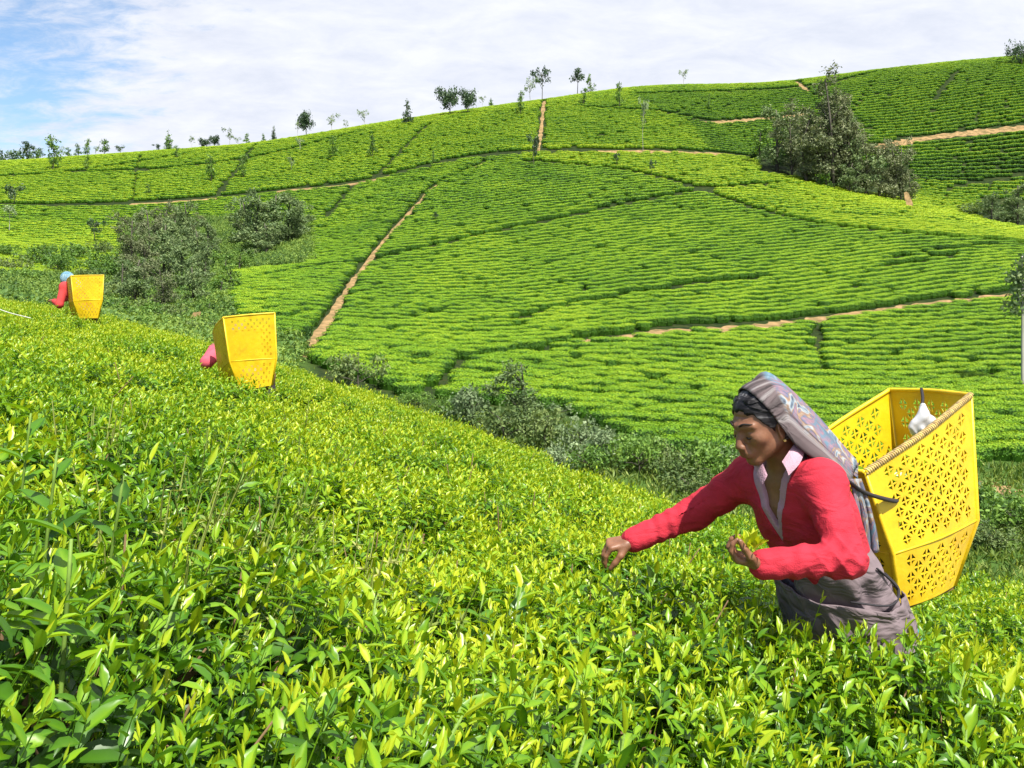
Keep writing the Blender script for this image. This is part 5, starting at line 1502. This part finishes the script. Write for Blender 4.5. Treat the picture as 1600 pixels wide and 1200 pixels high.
vcut(g, .40, 0, .12, .165)
for wq in (nrm(el_n - wr_n), nrm(el_f - wr_f)): pass
sl, G = g.box(g.lo, g.lo + g.h * (g.n - 1))
Ph = np.stack(G, -1) - hem; hz = (Ph @ TU).astype(np.float32); onarm = (np.stack(G, -1) - el_n) @ TL > -.075
g.d[sl] = np.maximum(g.d[sl], np.where(onarm, -1, -hz))
g.cone(neck0 + TU * .03, neck0 + TU * .12, .062, .07, .004, sub=True)
v, f = g.surf(); v = relax(v, f, 2)
# drape: soft creases pulled from shoulder, elbow and waist
q = v - chest
am = np.exp(-((np.linalg.norm(v - el_n, axis=1) / .10) ** 2)) * .006 + np.exp(-((np.linalg.norm(v - belly, axis=1) / .14) ** 2)) * .005
v = v + (TF * .6 + TL * .6)[None] * (am * np.sin((q @ TU) * 120 + (q @ TF) * 60 + 2 * np.sin((q @ TL) * 30)))[:, None]
seg = wr_f - sh_f; tt = np.clip(((v - sh_f) @ seg) / seg.dot(seg), 0, 1); axp = sh_f + tt[:, None] * seg
rad_ = v - axp; rl = np.linalg.norm(rad_, axis=1); nearf = (rl < .085) & ((v - chest) @ TL < -.12)
amp = np.where(nearf, .0038 * np.exp(-((tt - .52) / .20) ** 2) + .0015, 0)
v = v - rad_ / (rl[:, None] + 1e-6) * (amp * np.abs(np.sin(tt * 34 + rad_[:, 2] * 25 + .6 * np.sin(tt * 13))) ** .6)[:, None]
seg = wr_n - el_n; tt = ((v - el_n) @ seg) / seg.dot(seg); axp = el_n + np.clip(tt, -.2, 1)[:, None] * seg
rad_ = v - axp; rl = np.linalg.norm(rad_, axis=1); nearn = (rl < .075) & ((v - el_n) @ TL > -.09)
amp = np.where(nearn, .0045 * np.exp(-((tt - .18) / .28) ** 2) + .0012, 0)
v = v - rad_ / (rl[:, None] + 1e-6) * (amp * np.abs(np.sin(tt * 15 - rad_[:, 2] * 45 + 1.2)) ** .6)[:, None]
seg = el_n - sh_n; tt = ((v - sh_n) @ seg) / seg.dot(seg); axp = sh_n + np.clip(tt, 0, 1)[:, None] * seg
rad_ = v - axp; rl = np.linalg.norm(rad_, axis=1); nearu = (rl < .085) & (tt > -.1) & (tt < 1.05)
amp = np.where(nearu, .003 + .004 * np.exp(-((tt - .85) / .2) ** 2), 0)
v = v - rad_ / (rl[:, None] + 1e-6) * (amp * np.abs(np.sin(tt * 9 + rad_[:, 0] * 40 + .4)) ** .7)[:, None]
wpart('jumper', v, f, M['jumper'])
# collar flaps
def flap(name, P, mat, th=.003, parent=woman):
    me = mesh(name, np.array(P) - WL, [list(range(len(P)))], mat, False)
    o = link(name, me, parent)
    sd = o.modifiers.new('thick', 'SOLIDIFY'); sd.thickness = th
    return o
def collar(top, bot):
    Tp, Bp = spline([at(*p) for p in top], 7), spline([at(*p) for p in bot], 7)
    V = []
    for i in range(7):
        for k in range(5):
            u = k / 4; V.append(Tp[i] * (1 - u) + Bp[i] * u + V3(0, -.004, .002) * math.sin(math.pi * u))
    Fq = np.array([(i * 5 + k, i * 5 + k + 1, i * 5 + k + 6, i * 5 + k + 5) for i in range(6) for k in range(4)])
    o = wpart('collar', V, Fq, M['blouse'], smooth=False); sd = o.modifiers.new('thick', 'SOLIDIFY'); sd.thickness = .0018
collar([(1245, 688, 2.485), (1236, 701, 2.445), (1222, 722, 2.425)], [(1256, 708, 2.455), (1248, 726, 2.415), (1232, 743, 2.402)])
collar([(1186, 714, 2.52), (1190, 722, 2.478), (1199, 742, 2.448)], [(1173, 716, 2.54), (1180, 734, 2.495), (1191, 757, 2.452)])

# skirt with its apron, lofted with hanging folds
rings = [(at(1284, 850, 2.575), .112, .150), (at(1296, 885, 2.59), .126, .168), (at(1310, 925, 2.61), .132, .174), (at(1325, 975, 2.62), .134, .176), (at(1340, 1060, 2.63), .142, .18),
         (at(1350, 1180, 2.635), .165, .196), (at(1356, 1330, 2.635), .185, .215)]
RC = spline([r[0] for r in rings], 30); RA = np.interp(np.linspace(0, 6, 30), range(7), [r[1] for r in rings]); RB = np.interp(np.linspace(0, 6, 30), range(7), [r[2] for r in rings])
NS = 96; V = []
HF = nrm(V3(-.91, -.42, 0)); HL = V3(.42, -.91, 0)
for i in range(30):
    fold = min(1, i / 12) * .011 + .003
    for k in range(NS):
        th = 2 * math.pi * k / NS
        w = 1 + (fold * math.sin(7 * th + 1.3 * math.sin(i * .21)) + .5 * fold * math.sin(13 * th + i * .12) + .006 * math.sin(i * .9 + 3 * th)) / .16
        V.append(RC[i] + (HF * math.cos(th) * RA[i] + HL * math.sin(th) * RB[i]) * w)
Fq = [(i * NS + k, i * NS + (k + 1) % NS, (i + 1) * NS + (k + 1) % NS, (i + 1) * NS + k) for i in range(29) for k in range(NS)]
Fq.append(tuple(range(NS - 1, -1, -1)))
so = wpart('skirt', V, Fq, M['apron'])
def on_skirt(i, th, o=.006):
    i = float(i); a = int(i); c = RC[a] + (RC[min(a + 1, 29)] - RC[a]) * (i - a)
    ra, rb = np.interp(i, range(30), RA), np.interp(i, range(30), RB)
    return c + HF * math.cos(th) * (ra + o) + HL * math.sin(th) * (rb + o)
# apron overlap: a second layer wrapped round the hips with a sagging upper edge
V, NA = [], 90
for j in range(20):
    for k in range(NA):
        th = -.9 + 3.3 * k / (NA - 1)
        top = 8.2 + .9 * math.sin(th * 1.3) + .35 * math.sin(th * 5)
        i_ = top + (24 - top) * j / 19
        V.append(on_skirt(i_, th, .021 + .006 * abs(math.sin(th * 4.5 + j * .16 + .7 * math.sin(j * .35))) * min(1, j / 4) + .0035 * math.sin(th * 15 - j * .5 + 1.5 * math.sin(th * 3)) + .003 * math.sin(j * 1.1 + th * 6) + (.003 if j == 0 else 0)))
Fq = [(j * NA + k, j * NA + k + 1, (j + 1) * NA + k + 1, (j + 1) * NA + k) for j in range(19) for k in range(NA - 1)]
ao = wpart('apron', V, Fq, M['apron']); sd = ao.modifiers.new('thick', 'SOLIDIFY'); sd.thickness = .004
for P, r in [([on_skirt(2.2, 1.75, .012), on_skirt(5.0, 2.0, .014), on_skirt(7.5, 2.35, .016), on_skirt(7.8, 2.7, .016)], .0042),
             ([on_skirt(8.0, .9, .016), on_skirt(8.6, 1.6, .017), on_skirt(7.6, 2.3, .018), on_skirt(6.0, 2.75, .016)], .0045),
             ([on_skirt(7.2, 2.40, .016), on_skirt(11, 2.25, .018), on_skirt(15, 2.20, .020), on_skirt(20, 2.12, .022)], .0045)]:
    v, f = tube(spline(P, 16), r, 6, flat=.6); wpart('apron_tie', v, f, M['cord'])
# head scarf: arches from the brow back over the load strap
SEC = [((1163, 612, 2.500), (1238, 690, 2.430), (1200, 690, 2.60)), ((1178, 599, 2.505), (1242, 694, 2.428), (1204, 692, 2.605)), ((1200, 588, 2.52), (1246, 698, 2.43), (1216, 694, 2.62)),
       ((1236, 614, 2.55), (1264, 712, 2.435), (1246, 700, 2.65)), ((1278, 655, 2.58), (1290, 728, 2.445), (1284, 712, 2.67)), ((1314, 698, 2.60), (1314, 744, 2.46), (1318, 730, 2.67)),
       ((1338, 726, 2.61), (1330, 757, 2.50), (1340, 748, 2.66))]
TT = spline([at(*s[0]) for s in SEC], 26); LL = spline([at(*s[1]) for s in SEC], 26); RR = spline([at(*s[2]) for s in SEC], 26)
NS = 41; V, AC, AL = [], [], []
for i in range(26):
    c = (LL[i] + RR[i]) / 2; up = TT[i] - c; n_ = nrm(up)
    for k in range(NS):
        th = -math.pi / 2 + math.pi * k / (NS - 1)
        s_ = math.sin(th)
        e = .009 * min(1, i / 7) * (math.sin(9 * s_ + .5 * math.sin(i * .3) + 1.0) + .5 * math.sin(17 * s_ + i * .1)) * math.cos(th) ** .5 if 0 < k < NS - 1 else 0
        V.append(LL[i] * (1 - s_) / 2 + RR[i] * (1 + s_) / 2 + up * max(0, math.cos(th)) ** 1.0 + n_ * e); AC.append(s_); AL.append(i / 25)
Fq = np.array([(i * NS + k, i * NS + k + 1, (i + 1) * NS + k + 1, (i + 1) * NS + k) for i in range(25) for k in range(NS - 1)])
V = np.array(V); q_ = V - hl(-.018, .030); R_ = V3(.098, .076, .084) * HS + .013
ql = q_ @ HAX.T; rr_ = np.sqrt(((ql / R_) ** 2).sum(1)); kk = (rr_ < 1) & (np.array(AL) < .5)
V[kk] = hl(-.018, .030) + (ql[kk] / rr_[kk][:, None]) @ HAX
sc_o = wpart('headscarf', V, Fq, M['scarf'], attrs={'across': AC, 'along': AL})
sd = sc_o.modifiers.new('thick', 'SOLIDIFY'); sd.thickness = .004; sd.offset = 0
# loose end of the scarf hanging down the back
Lc = spline([at(1326, 748, 2.50), at(1336, 790, 2.515), at(1337, 830, 2.525), at(1336, 862, 2.53)], 18)
Rc = spline([at(1344, 748, 2.57), at(1358, 790, 2.58), at(1368, 830, 2.59), at(1372, 862, 2.60)], 18)
V, AC, AL = [], [], []
for i in range(18):
    for k in range(21):
        s_ = k / 20
        V.append(Lc[i] * (1 - s_) + Rc[i] * s_ + V3(-.3, -.95, 0) * (.010 * math.sin(s_ * 15 + i * .08) * min(1, i / 5))); AC.append(s_ * 1.4 - .4); AL.append(.4 + .5 * i / 17)
Fq = np.array([(i * 21 + k, i * 21 + k + 1, (i + 1) * 21 + k + 1, (i + 1) * 21 + k) for i in range(17) for k in range(20)])
sc2 = wpart('scarf_end', V, Fq, M['scarf'], attrs={'across': AC, 'along': AL}); sd = sc2.modifiers.new('thick', 'SOLIDIFY'); sd.thickness = .004

# ---- baskets: tapered boxes of thin pierced plastic
from mathutils.geometry import tessellate_polygon
def motif_tile():
    outer = [(0, -1), (1, 0), (0, 1), (-1, 0)]
    holes = [[(-.11, .07), (-.11, .80), (-.66, .07)], [(.11, .07), (.66, .07), (.11, .80)], [(-.11, -.11), (-.60, -.11), (-.11, -.74)], [(.11, -.11), (.11, -.74), (.60, -.11)]]
    loops = [[Vector((x, y, 0)) for x, y in lp] for lp in [outer] + holes]
    tris = tessellate_polygon(loops)
    return [p for lp in [outer] + holes for p in lp], [tuple(t) for t in tris]
TILE = motif_tile()
def panel(P00, P10, P11, P01, cols, rows_, margin=(.09, .06, .05, .03), bulge=.0, out=None, hs=1.0):
    """sheet between four corners (top left, top right, bottom right, bottom left), pierced by a lattice of crossed diamonds"""
    V, Fc = [], []
    ua, ub, va, vb = margin[0], 1 - margin[1], margin[2], 1 - margin[3]
    def P(u, v):
        p = (P00 * (1 - u) + P10 * u) * (1 - v) + (P01 * (1 - u) + P11 * u) * v
        if out is not None: p = p + out * bulge * math.sin(math.pi * u)
        return p
    def poly(pts, f=None):
        o = len(V); V.extend([P(*q) for q in pts])
        for t in (f or [tuple(range(len(pts)))]): Fc.append(tuple(i + o for i in t))
    def L(x, y): return (ua + (ub - ua) * x / cols, va + (vb - va) * y / rows_)
    n = 2 * cols
    for k in range(n):   # plain margins
        a, b = ua + (ub - ua) * k / n, ua + (ub - ua) * (k + 1) / n
        poly([(a, 0), (a, va), (b, va), (b, 0)]); poly([(a, vb), (a, 1), (b, 1), (b, vb)])
    for a, b in ((0, ua), (ub, 1)):
        poly([(a, 0), (a, va), (b, va), (b, 0)]); poly([(a, vb), (a, 1), (b, 1), (b, vb)])
        for j in range(2 * rows_):
            c, d = va + (vb - va) * j / (2 * rows_), va + (vb - va) * (j + 1) / (2 * rows_)
            poly([(a, c), (a, d), (b, d), (b, c)])
    for (cx, cy) in [(i + .5, j + .5) for i in range(cols) for j in range(rows_)] + [(i, j) for i in range(1, cols) for j in range(1, rows_)]:
        poly([L(cx + .5 * x * (hs * .92 if k > 3 else 1), cy - .5 * y * (hs * .92 if k > 3 else 1)) for k, (x, y) in enumerate(TILE[0])], TILE[1])
    for j in range(1, rows_):
        poly([L(0, j - .5), L(0, j + .5), L(.5, j)]); poly([L(cols, j - .5), L(cols - .5, j), L(cols, j + .5)])
    for i in range(1, cols):
        poly([L(i - .5, 0), L(i, .5), L(i + .5, 0)]); poly([L(i - .5, rows_), L(i + .5, rows_), L(i, rows_ - .5)])
    poly([L(0, 0), L(0, .5), L(.5, 0)]); poly([L(cols, 0), L(cols - .5, 0), L(cols, .5)])
    poly([L(0, rows_), L(.5, rows_), L(0, rows_ - .5)]); poly([L(cols, rows_), L(cols, rows_ - .5), L(cols - .5, rows_)])
    return V, Fc
def basket(loc, rim, mid, bot, label, cells=(7, 9, 4), twine=True, group=None, hs=1.0, holes=True):
    """rim / mid / bot: corners D (near left), C (near right), B (far right), A (far left)"""
    root = empty('tea_basket', loc); tag(root, label, 'basket', group)
    L0 = np.array(loc)
    ctr = sum(rim) / 4 * .5 + sum(bot) / 4 * .5
    def put(name, v, f, mat, th=None, smooth=False, parent=root):
        o = link(name, mesh(name, np.asarray(v) - L0, f, mat, smooth), parent)
        if th:
            sd = o.modifiers.new('thick', 'SOLIDIFY'); sd.thickness = th; sd.offset = 0
        return o
    names = ['side_panel'] * 4
    for k in range(4):
        k2 = (k + 1) % 4
        fc = (rim[k] + rim[k2] + bot[k] + bot[k2]) / 4; o_ = nrm(fc - ctr)
        cu = cells[0] if k % 2 == 0 else max(4, cells[0] - 1)
        v1, f1 = panel(rim[k], rim[k2], mid[k2], mid[k], cu, cells[1], bulge=.016, out=o_, hs=hs)
        v2, f2 = panel(mid[k], mid[k2], bot[k2], bot[k], max(3, cu - 1), cells[2], bulge=.016, out=o_, hs=hs)
        put('side_panel', v1, f1, M['yellow'], .0028)
        put('lower_panel', v2, f2, M['yellow'], .0028)
        # corner post and seam strip
        v, f = tube([rim[k], mid[k], bot[k]], [.006, .008, .008], 8); put('corner_post', v, f, M['yellow'], smooth=True)
        v, f = tube(spline([mid[k], (mid[k] + mid[k2]) / 2 + o_ * .018, mid[k2]], 9), .0045, 6); put('seam', v, f, M['yellow'], smooth=True)
        S = spline([rim[k], (rim[k] + rim[k2]) / 2 + o_ * .016, rim[k2]], 40)
        v, f = tube(S, .0075, 8); rm = put('rim', v, f, M['yellow'], smooth=True)
        if twine and k == 0:
            a = np.linspace(0, 1, 900); c = np.stack([np.interp(a, np.linspace(0, 1, 40), S[:, q]) for q in range(3)], -1)
            t = nrm(S[-1] - S[0]); n1 = nrm(np.cross(t, V3(0, 0, 1))); n2 = np.cross(t, n1); an = a * 6.283 * 62
            hx = c + n1 * (np.cos(an) * .0075)[:, None] + n2 * (np.sin(an) * .0075)[:, None]
            v, f = tube(hx, .0034, 5); put('twine_binding', v, f, M['twine'], smooth=True)
    V = [b for b in bot]; V += [b - V3(0, 0, .012) for b in bot]
    f = [(3, 2, 1, 0), (4, 5, 6, 7)] + [(k, (k + 1) % 4, 4 + (k + 1) % 4, 4 + k) for k in range(4)]
    put('base', V, f, M['dirt'])
    return root
D_, Cc, Bb = at(1352, 738, 2.66), at(1517, 617, 2.90), at(1390, 609, 3.22)
Aa = Bb + D_ - Cc
Dm, Cm = at(1395, 866, 2.70), at(1527, 812, 2.92)
Db, Cb = at(1403, 952, 2.74), at(1491, 915, 2.90)
e2 = Aa - D_
rim_ = [D_, Cc, Bb, Aa]; mid_ = [Dm, Cm, Cm + e2 * .9, Dm + e2 * .9]; bot_ = [Db, Cb, Cb + e2 * .7, Db + e2 * .7]
bk = basket(sum(bot_) / 4, rim_, mid_, bot_, 'large pierced yellow basket with twine bound rim carried by the woman in front', (6, 6, 3))
# plucked leaf inside, over an added block coloured dark
n = 900
u, w_ = rng.random(n), rng.random(n); lv = .50
q4 = [mid_[k] * (1 - lv) + rim_[k] * lv for k in range(4)]
o = (q4[0] * (1 - .08) + q4[2] * .08)[None] * 0 + ((q4[0][None] * (1 - u)[:, None] + q4[1][None] * u[:, None]) * (1 - w_)[:, None] + (q4[3][None] * (1 - u)[:, None] + q4[2][None] * u[:, None]) * w_[:, None])
cen = o.mean(0); o = cen + (o - cen) * .80; o[:, 2] -= rng.random(n) * .05 + .02
d = unit(n); d[:, 2] *= .5
v, f, a = leaves(o, d, unit(n) + V3(0, 0, 1), rng.uniform(.05, .08, n), 1.0, .2, np.clip(rng.normal(.35, .2, n), 0, 1))
mass = []  # block added and coloured dark so the basket looks shaded through its holes
for r4, sc_, dz in ((bot_, .84, .02), (mid_, .86, 0), (q4, .84, -.05)):
    c4 = sum(r4) / 4
    mass += [c4 + (p - c4) * sc_ + V3(0, 0, dz) for p in r4]
mf = [(3, 2, 1, 0), (8, 9, 10, 11)] + [(a * 4 + k, a * 4 + (k + 1) % 4, a * 4 + 4 + (k + 1) % 4, a * 4 + 4 + k) for a in (0, 1) for k in range(4)]
tag(link('leaves_and_dark_fill', mesh('leaves_and_dark_fill', np.vstack([v, np.array(mass)]), [tuple(t) for t in f] + [tuple(i + len(v) for i in t) for t in mf], M['tea'], False, {'age': np.concatenate([a, np.full(12, -.2)])})), 'heap of plucked tea leaves with an added dark block inside the large front basket', 'tea leaves')
# white bag tied inside the rim
bc = (Bb + Cc) / 2 * .55 + (D_ + Cc) / 2 * .0 + (Bb * .45 + Cc * .55) * .45
tie0 = Bb * .60 + Cc * .40
bc = at(1442, 662, 3.0)
g = Grid(bc - .14, bc + .14, .006)
for k, (bx_, bz_) in enumerate([(-.040, -.012), (-.026, -.026), (-.010, -.018), (.006, -.030), (.020, -.016), (.034, -.024), (.046, -.008), (-.034, .004), (.030, .006)]):
    r_ = np.array([bx_, .010 * math.sin(k * 2.3), bz_])
    g.cone(bc + V3(0, 0, .032), bc + r_, .008, .013 + .004 * math.sin(k * 1.7), .010)
    continue
    g.ell(bc + r_, np.eye(3), V3(.026, .022, .026) * random.uniform(.7, 1.1), .02)
g.cone(bc + V3(0, 0, .02), bc + V3(0.002, .01, .062), .022, .008, .012)
v, f = g.surf(); v = v + (.005 * np.abs(np.sin(v[:, :1] * 95 + 1.5 * np.sin(v[:, 2:] * 60)))) * nrm(V3(.4, -1, .3))[None]
bag = empty('plastic_bag', bc); tag(bag, 'crumpled white plastic bag hanging inside the front basket', 'bag')
link('pouch', mesh('pouch', v - bc, f, M['bag']), bag)
v, f = tube(spline([tie0 + V3(0, -.01, .012), tie0 * .5 + (bc + V3(0, 0, .06)) * .5 + V3(0, -.01, 0), bc + V3(0, .01, .055)], 8), .005, 6)
link('tie', mesh('tie', v - bc, f, M['cord']), bag)
# load strap from the scarf to the basket
nb = nrm(np.cross(Cc - D_, Dm - D_)); nb = nb if nb[1] < 0 else -nb
s1 = D_ * .52 + Dm * .48 + (Cc - D_) * .15 - nb * .001
v, f = tube(spline([at(1300, 735, 2.445), at(1326, 752, 2.47), at(1352, 770, 2.56), s1 - (Cc - D_) * .05 + (D_ - Dm) * .04 + nb * .012, s1], 22), np.interp(np.linspace(0, 1, 22), [0, .5, .9, 1], [.006, .010, .012, .007]), 8, flat=.6)
tag(link('carrying_strap', mesh('carrying_strap', v, f, M['cord'])), 'dark rope strap running from the headscarf to the front basket', 'strap')
# shoots held in the near hand
n = 18
hc = at(1172, 852, 2.262)
o = hc + rng.normal(0, 1, (n, 3)) * V3(.016, .014, .006)
d = unit(n) * .7; d[:, 2] = np.abs(d[:, 2]) + .45; d[:, 1] -= .15
v, f, a = leaves(o, d, unit(n), rng.uniform(.036, .052, n), .9, .15, np.clip(rng.normal(.9, .12, n), 0, 1))
tag(link('plucked_shoots', mesh('plucked_shoots', v, f, M['tea'], True, {'age': a})), 'small bunch of fresh tea shoots in the hand of the woman in front', 'tea shoots')
# teal cloth corner below the basket
P = [at(1398, 962, 2.74), at(1412, 960, 2.80), at(1440, 1000, 2.78), at(1425, 1008, 2.74), at(1404, 984, 2.72)]
me = mesh('teal_cloth', np.array(P), [list(range(5))], M['teal'], False); tc_o = link('teal_cloth', me); sd = tc_o.modifiers.new('thick', 'SOLIDIFY'); sd.thickness = .012
tag(tc_o, 'teal cloth corner poking out under the large front basket', 'cloth')

# ---- the two pickers further up the slope, seen from behind their baskets
def picker(label, hipp, fd, lean, elbow, handp, jm, scm, base):
    root = empty('person', base); tag(root, label, 'person'); L0 = np.array(base)
    f = nrm(V3(fd[0], fd[1], 0)); l = V3(-f[1], f[0], 0); up = V3(0, 0, 1)
    ch = hipp + up * (.36 * math.cos(lean)) + f * (.36 * math.sin(lean)); tu = nrm(ch - hipp); tf = np.cross(l, tu); tf = tf if tf.dot(f) > 0 else -tf
    ax = np.array([tf, l, tu]); nk = ch + tu * .17; hd = nk + nrm(tu + f * .6) * .12
    hax = np.array([nrm(f - up * .4), l, nrm(up + f * .4)])
    sL, sR = ch + tu * .11 + l * .16, ch + tu * .11 - l * .16
    if np.linalg.norm(sL - elbow) > np.linalg.norm(sR - elbow): sL, sR = sR, sL
    el2 = sR + f * .20 - up * .14; ha2 = el2 + f * .20 - up * .05
    def tor(g, inf):
        g.ell(ch, ax, V3(.10, .155, .17) + inf, .03); g.ell(hipp * .6 + ch * .4, ax, V3(.105, .14, .14) + inf, .04)
        g.cone(sL, sR, .06 + inf, .06 + inf, .05)
        g.cone(sL, elbow, .05 + inf, .042 + inf, .03); g.cone(elbow, handp, .04 + inf, .026 + inf, .02)
        g.cone(sR, el2, .05 + inf, .042 + inf, .03); g.cone(el2, ha2, .04 + inf, .026 + inf, .02)
    pts = np.array([hipp, ch, hd, elbow, handp, ha2, base]); lo = pts.min(0) - .28; hi = pts.max(0) + .28
    g = Grid(lo, hi, .009)
    tor(g, 0); g.ell(hipp, ax, V3(.13, .17, .13), .04)
    for s_ in (-1, 1):
        a = hipp + l * .08 * s_; b = V3(base[0], base[1], base[2]) + l * .09 * s_ + V3(0, 0, .03)
        g.cone(a, (a + b) / 2 + f * .04, .085, .055, .03); g.cone((a + b) / 2 + f * .04, b, .055, .035, .02); g.cone(b, b + f * .15, .035, .026, .02)
    g.cone(hd - up * .06, nk - tu * .04, .045, .055, .02); g.ell(hd, hax, V3(.095, .075, .10), .02); g.ell(hd + f * .04 - up * .05, hax, V3(.055, .055, .06), .02)
    g.cone(hd + hax[0] * .09, hd + hax[0] * .112 - hax[2] * .03, .010, .014, .01)
    for s_ in (-1, 1): g.ell(hd + l * .075 * s_, hax, V3(.018, .01, .03), .006)
    hand(g, handp, nrm(handp - elbow), up, l, (40, 30, 20), .95); hand(g, ha2, nrm(ha2 - el2), up, -l, (40, 30, 20), .95)
    v, q = g.surf(); link('body', mesh('body', relax(v, q, 1) - L0, q, M['skin'], attrs={'lip': np.zeros(len(v))}), root)
    g = Grid(lo, hi, .011); tor(g, .014)
    g.cone(handp, handp + nrm(handp - elbow) * .1, .04, .04, 0, sub=True); g.cone(ha2, ha2 + nrm(ha2 - el2) * .1, .04, .04, 0, sub=True)
    v, q = g.surf(); v = relax(v, q, 1); link('jumper', mesh('jumper', v - L0, q, jm), root)
    g = Grid(lo, hi, .011); g.ell(hd - hax[0] * .012 + hax[2] * .012, hax, V3(.105, .09, .105), .01); g.cone(hd - f * .05 - up * .02, nk - f * .09 - up * .04, .085, .09, .05)
    g.ell(hd + hax[0] * .085 - hax[2] * .05, hax, V3(.08, .07, .10), .004, sub=True)
    v, q = g.surf(); v = relax(v, q, 1)
    link('headscarf', mesh('headscarf', v - L0, q, scm, attrs={'across': np.sin(v[:, 0] * 40), 'along': np.full(len(v), .6)}), root)
    g = Grid(lo, hi, .011); g.ell(hd, hax, V3(.100, .082, .100), .01); g.ell(hd + hax[0] * .07 - hax[2] * .045, hax, V3(.085, .09, .10), .004, sub=True)
    v, q = g.surf(); link('hair', mesh('hair', relax(v, q, 1) - L0, q, M['hair']), root)
    V = []
    for i in range(12):
        t = i / 11; c = hipp * (1 - t) + (np.array(base) + V3(0, 0, .12)) * t + (tu * .06) * (1 - t)
        for k in range(36):
            th = k / 36 * 6.283; w = 1 + .05 * t * math.sin(7 * th)
            V.append(c + (f * math.cos(th) * (.135 + .04 * t) + l * math.sin(th) * (.175 + .04 * t)) * w - L0)
    Fq = [(i * 36 + k, i * 36 + (k + 1) % 36, (i + 1) * 36 + (k + 1) % 36, (i + 1) * 36 + k) for i in range(11) for k in range(36)] + [tuple(range(35, -1, -1))]
    link('skirt', mesh('skirt', V, Fq, M['dark_skirt']), root)
    return root
def far_basket(D, C, A, dm, cm, db, cb, label, am, ab):
    B = A + C - D; e = A - D
    r = [D, C, B, A]; m_ = [dm, cm, cm + e * am, dm + e * am]; b_ = [db, cb, cb + e * ab, db + e * ab]
    return basket(sum(b_) / 4, r, m_, b_, label, (7, 6, 3), False, None, .62)
far_basket(at(349, 496, 7.35), at(429, 489, 7.45), at(333, 519, 7.78), at(359, 565, 7.38), at(432, 560, 7.48), at(375, 611, 7.42), at(425, 602, 7.48),
           'yellow basket on the back of the middle picker, pink sleeve beside it', .95, .8)
far_basket(at(111, 431, 12.9), at(162, 430, 13.0), at(104, 440, 13.4), at(115, 470, 12.92), at(160, 468, 13.0), at(123, 498, 12.98), at(154, 497, 13.02),
           'smallest yellow basket, highest on the slope at the left', .95, .8)
for q, y_, w in [((383, 612), 7.55, .11), ((134, 499), 13.1, .13)]: pass
b2 = at(400, 600, 7.95); base2 = (float(b2[0]), float(b2[1]), float(gz(b2[0], b2[1])))
picker('middle picker with a pink sleeve almost hidden behind a yellow basket', V3(b2[0], b2[1], base2[2] + .80), (-.55, .83), .95, at(323, 566, 7.9), at(334, 543, 8.15), M['pink_knit'], M['scarf'], base2)
b3 = at(136, 500, 13.35); base3 = (float(b3[0]), float(b3[1]), float(gz(b3[0], b3[1])))
picker('farthest picker in coral with a pale blue headscarf at the upper left', V3(b3[0], b3[1], base3[2] + .80), (-.93, .37), .62, at(93, 476, 13.2), at(84, 470, 13.35), M['coral_knit'], M['blue_scarf'], base3)
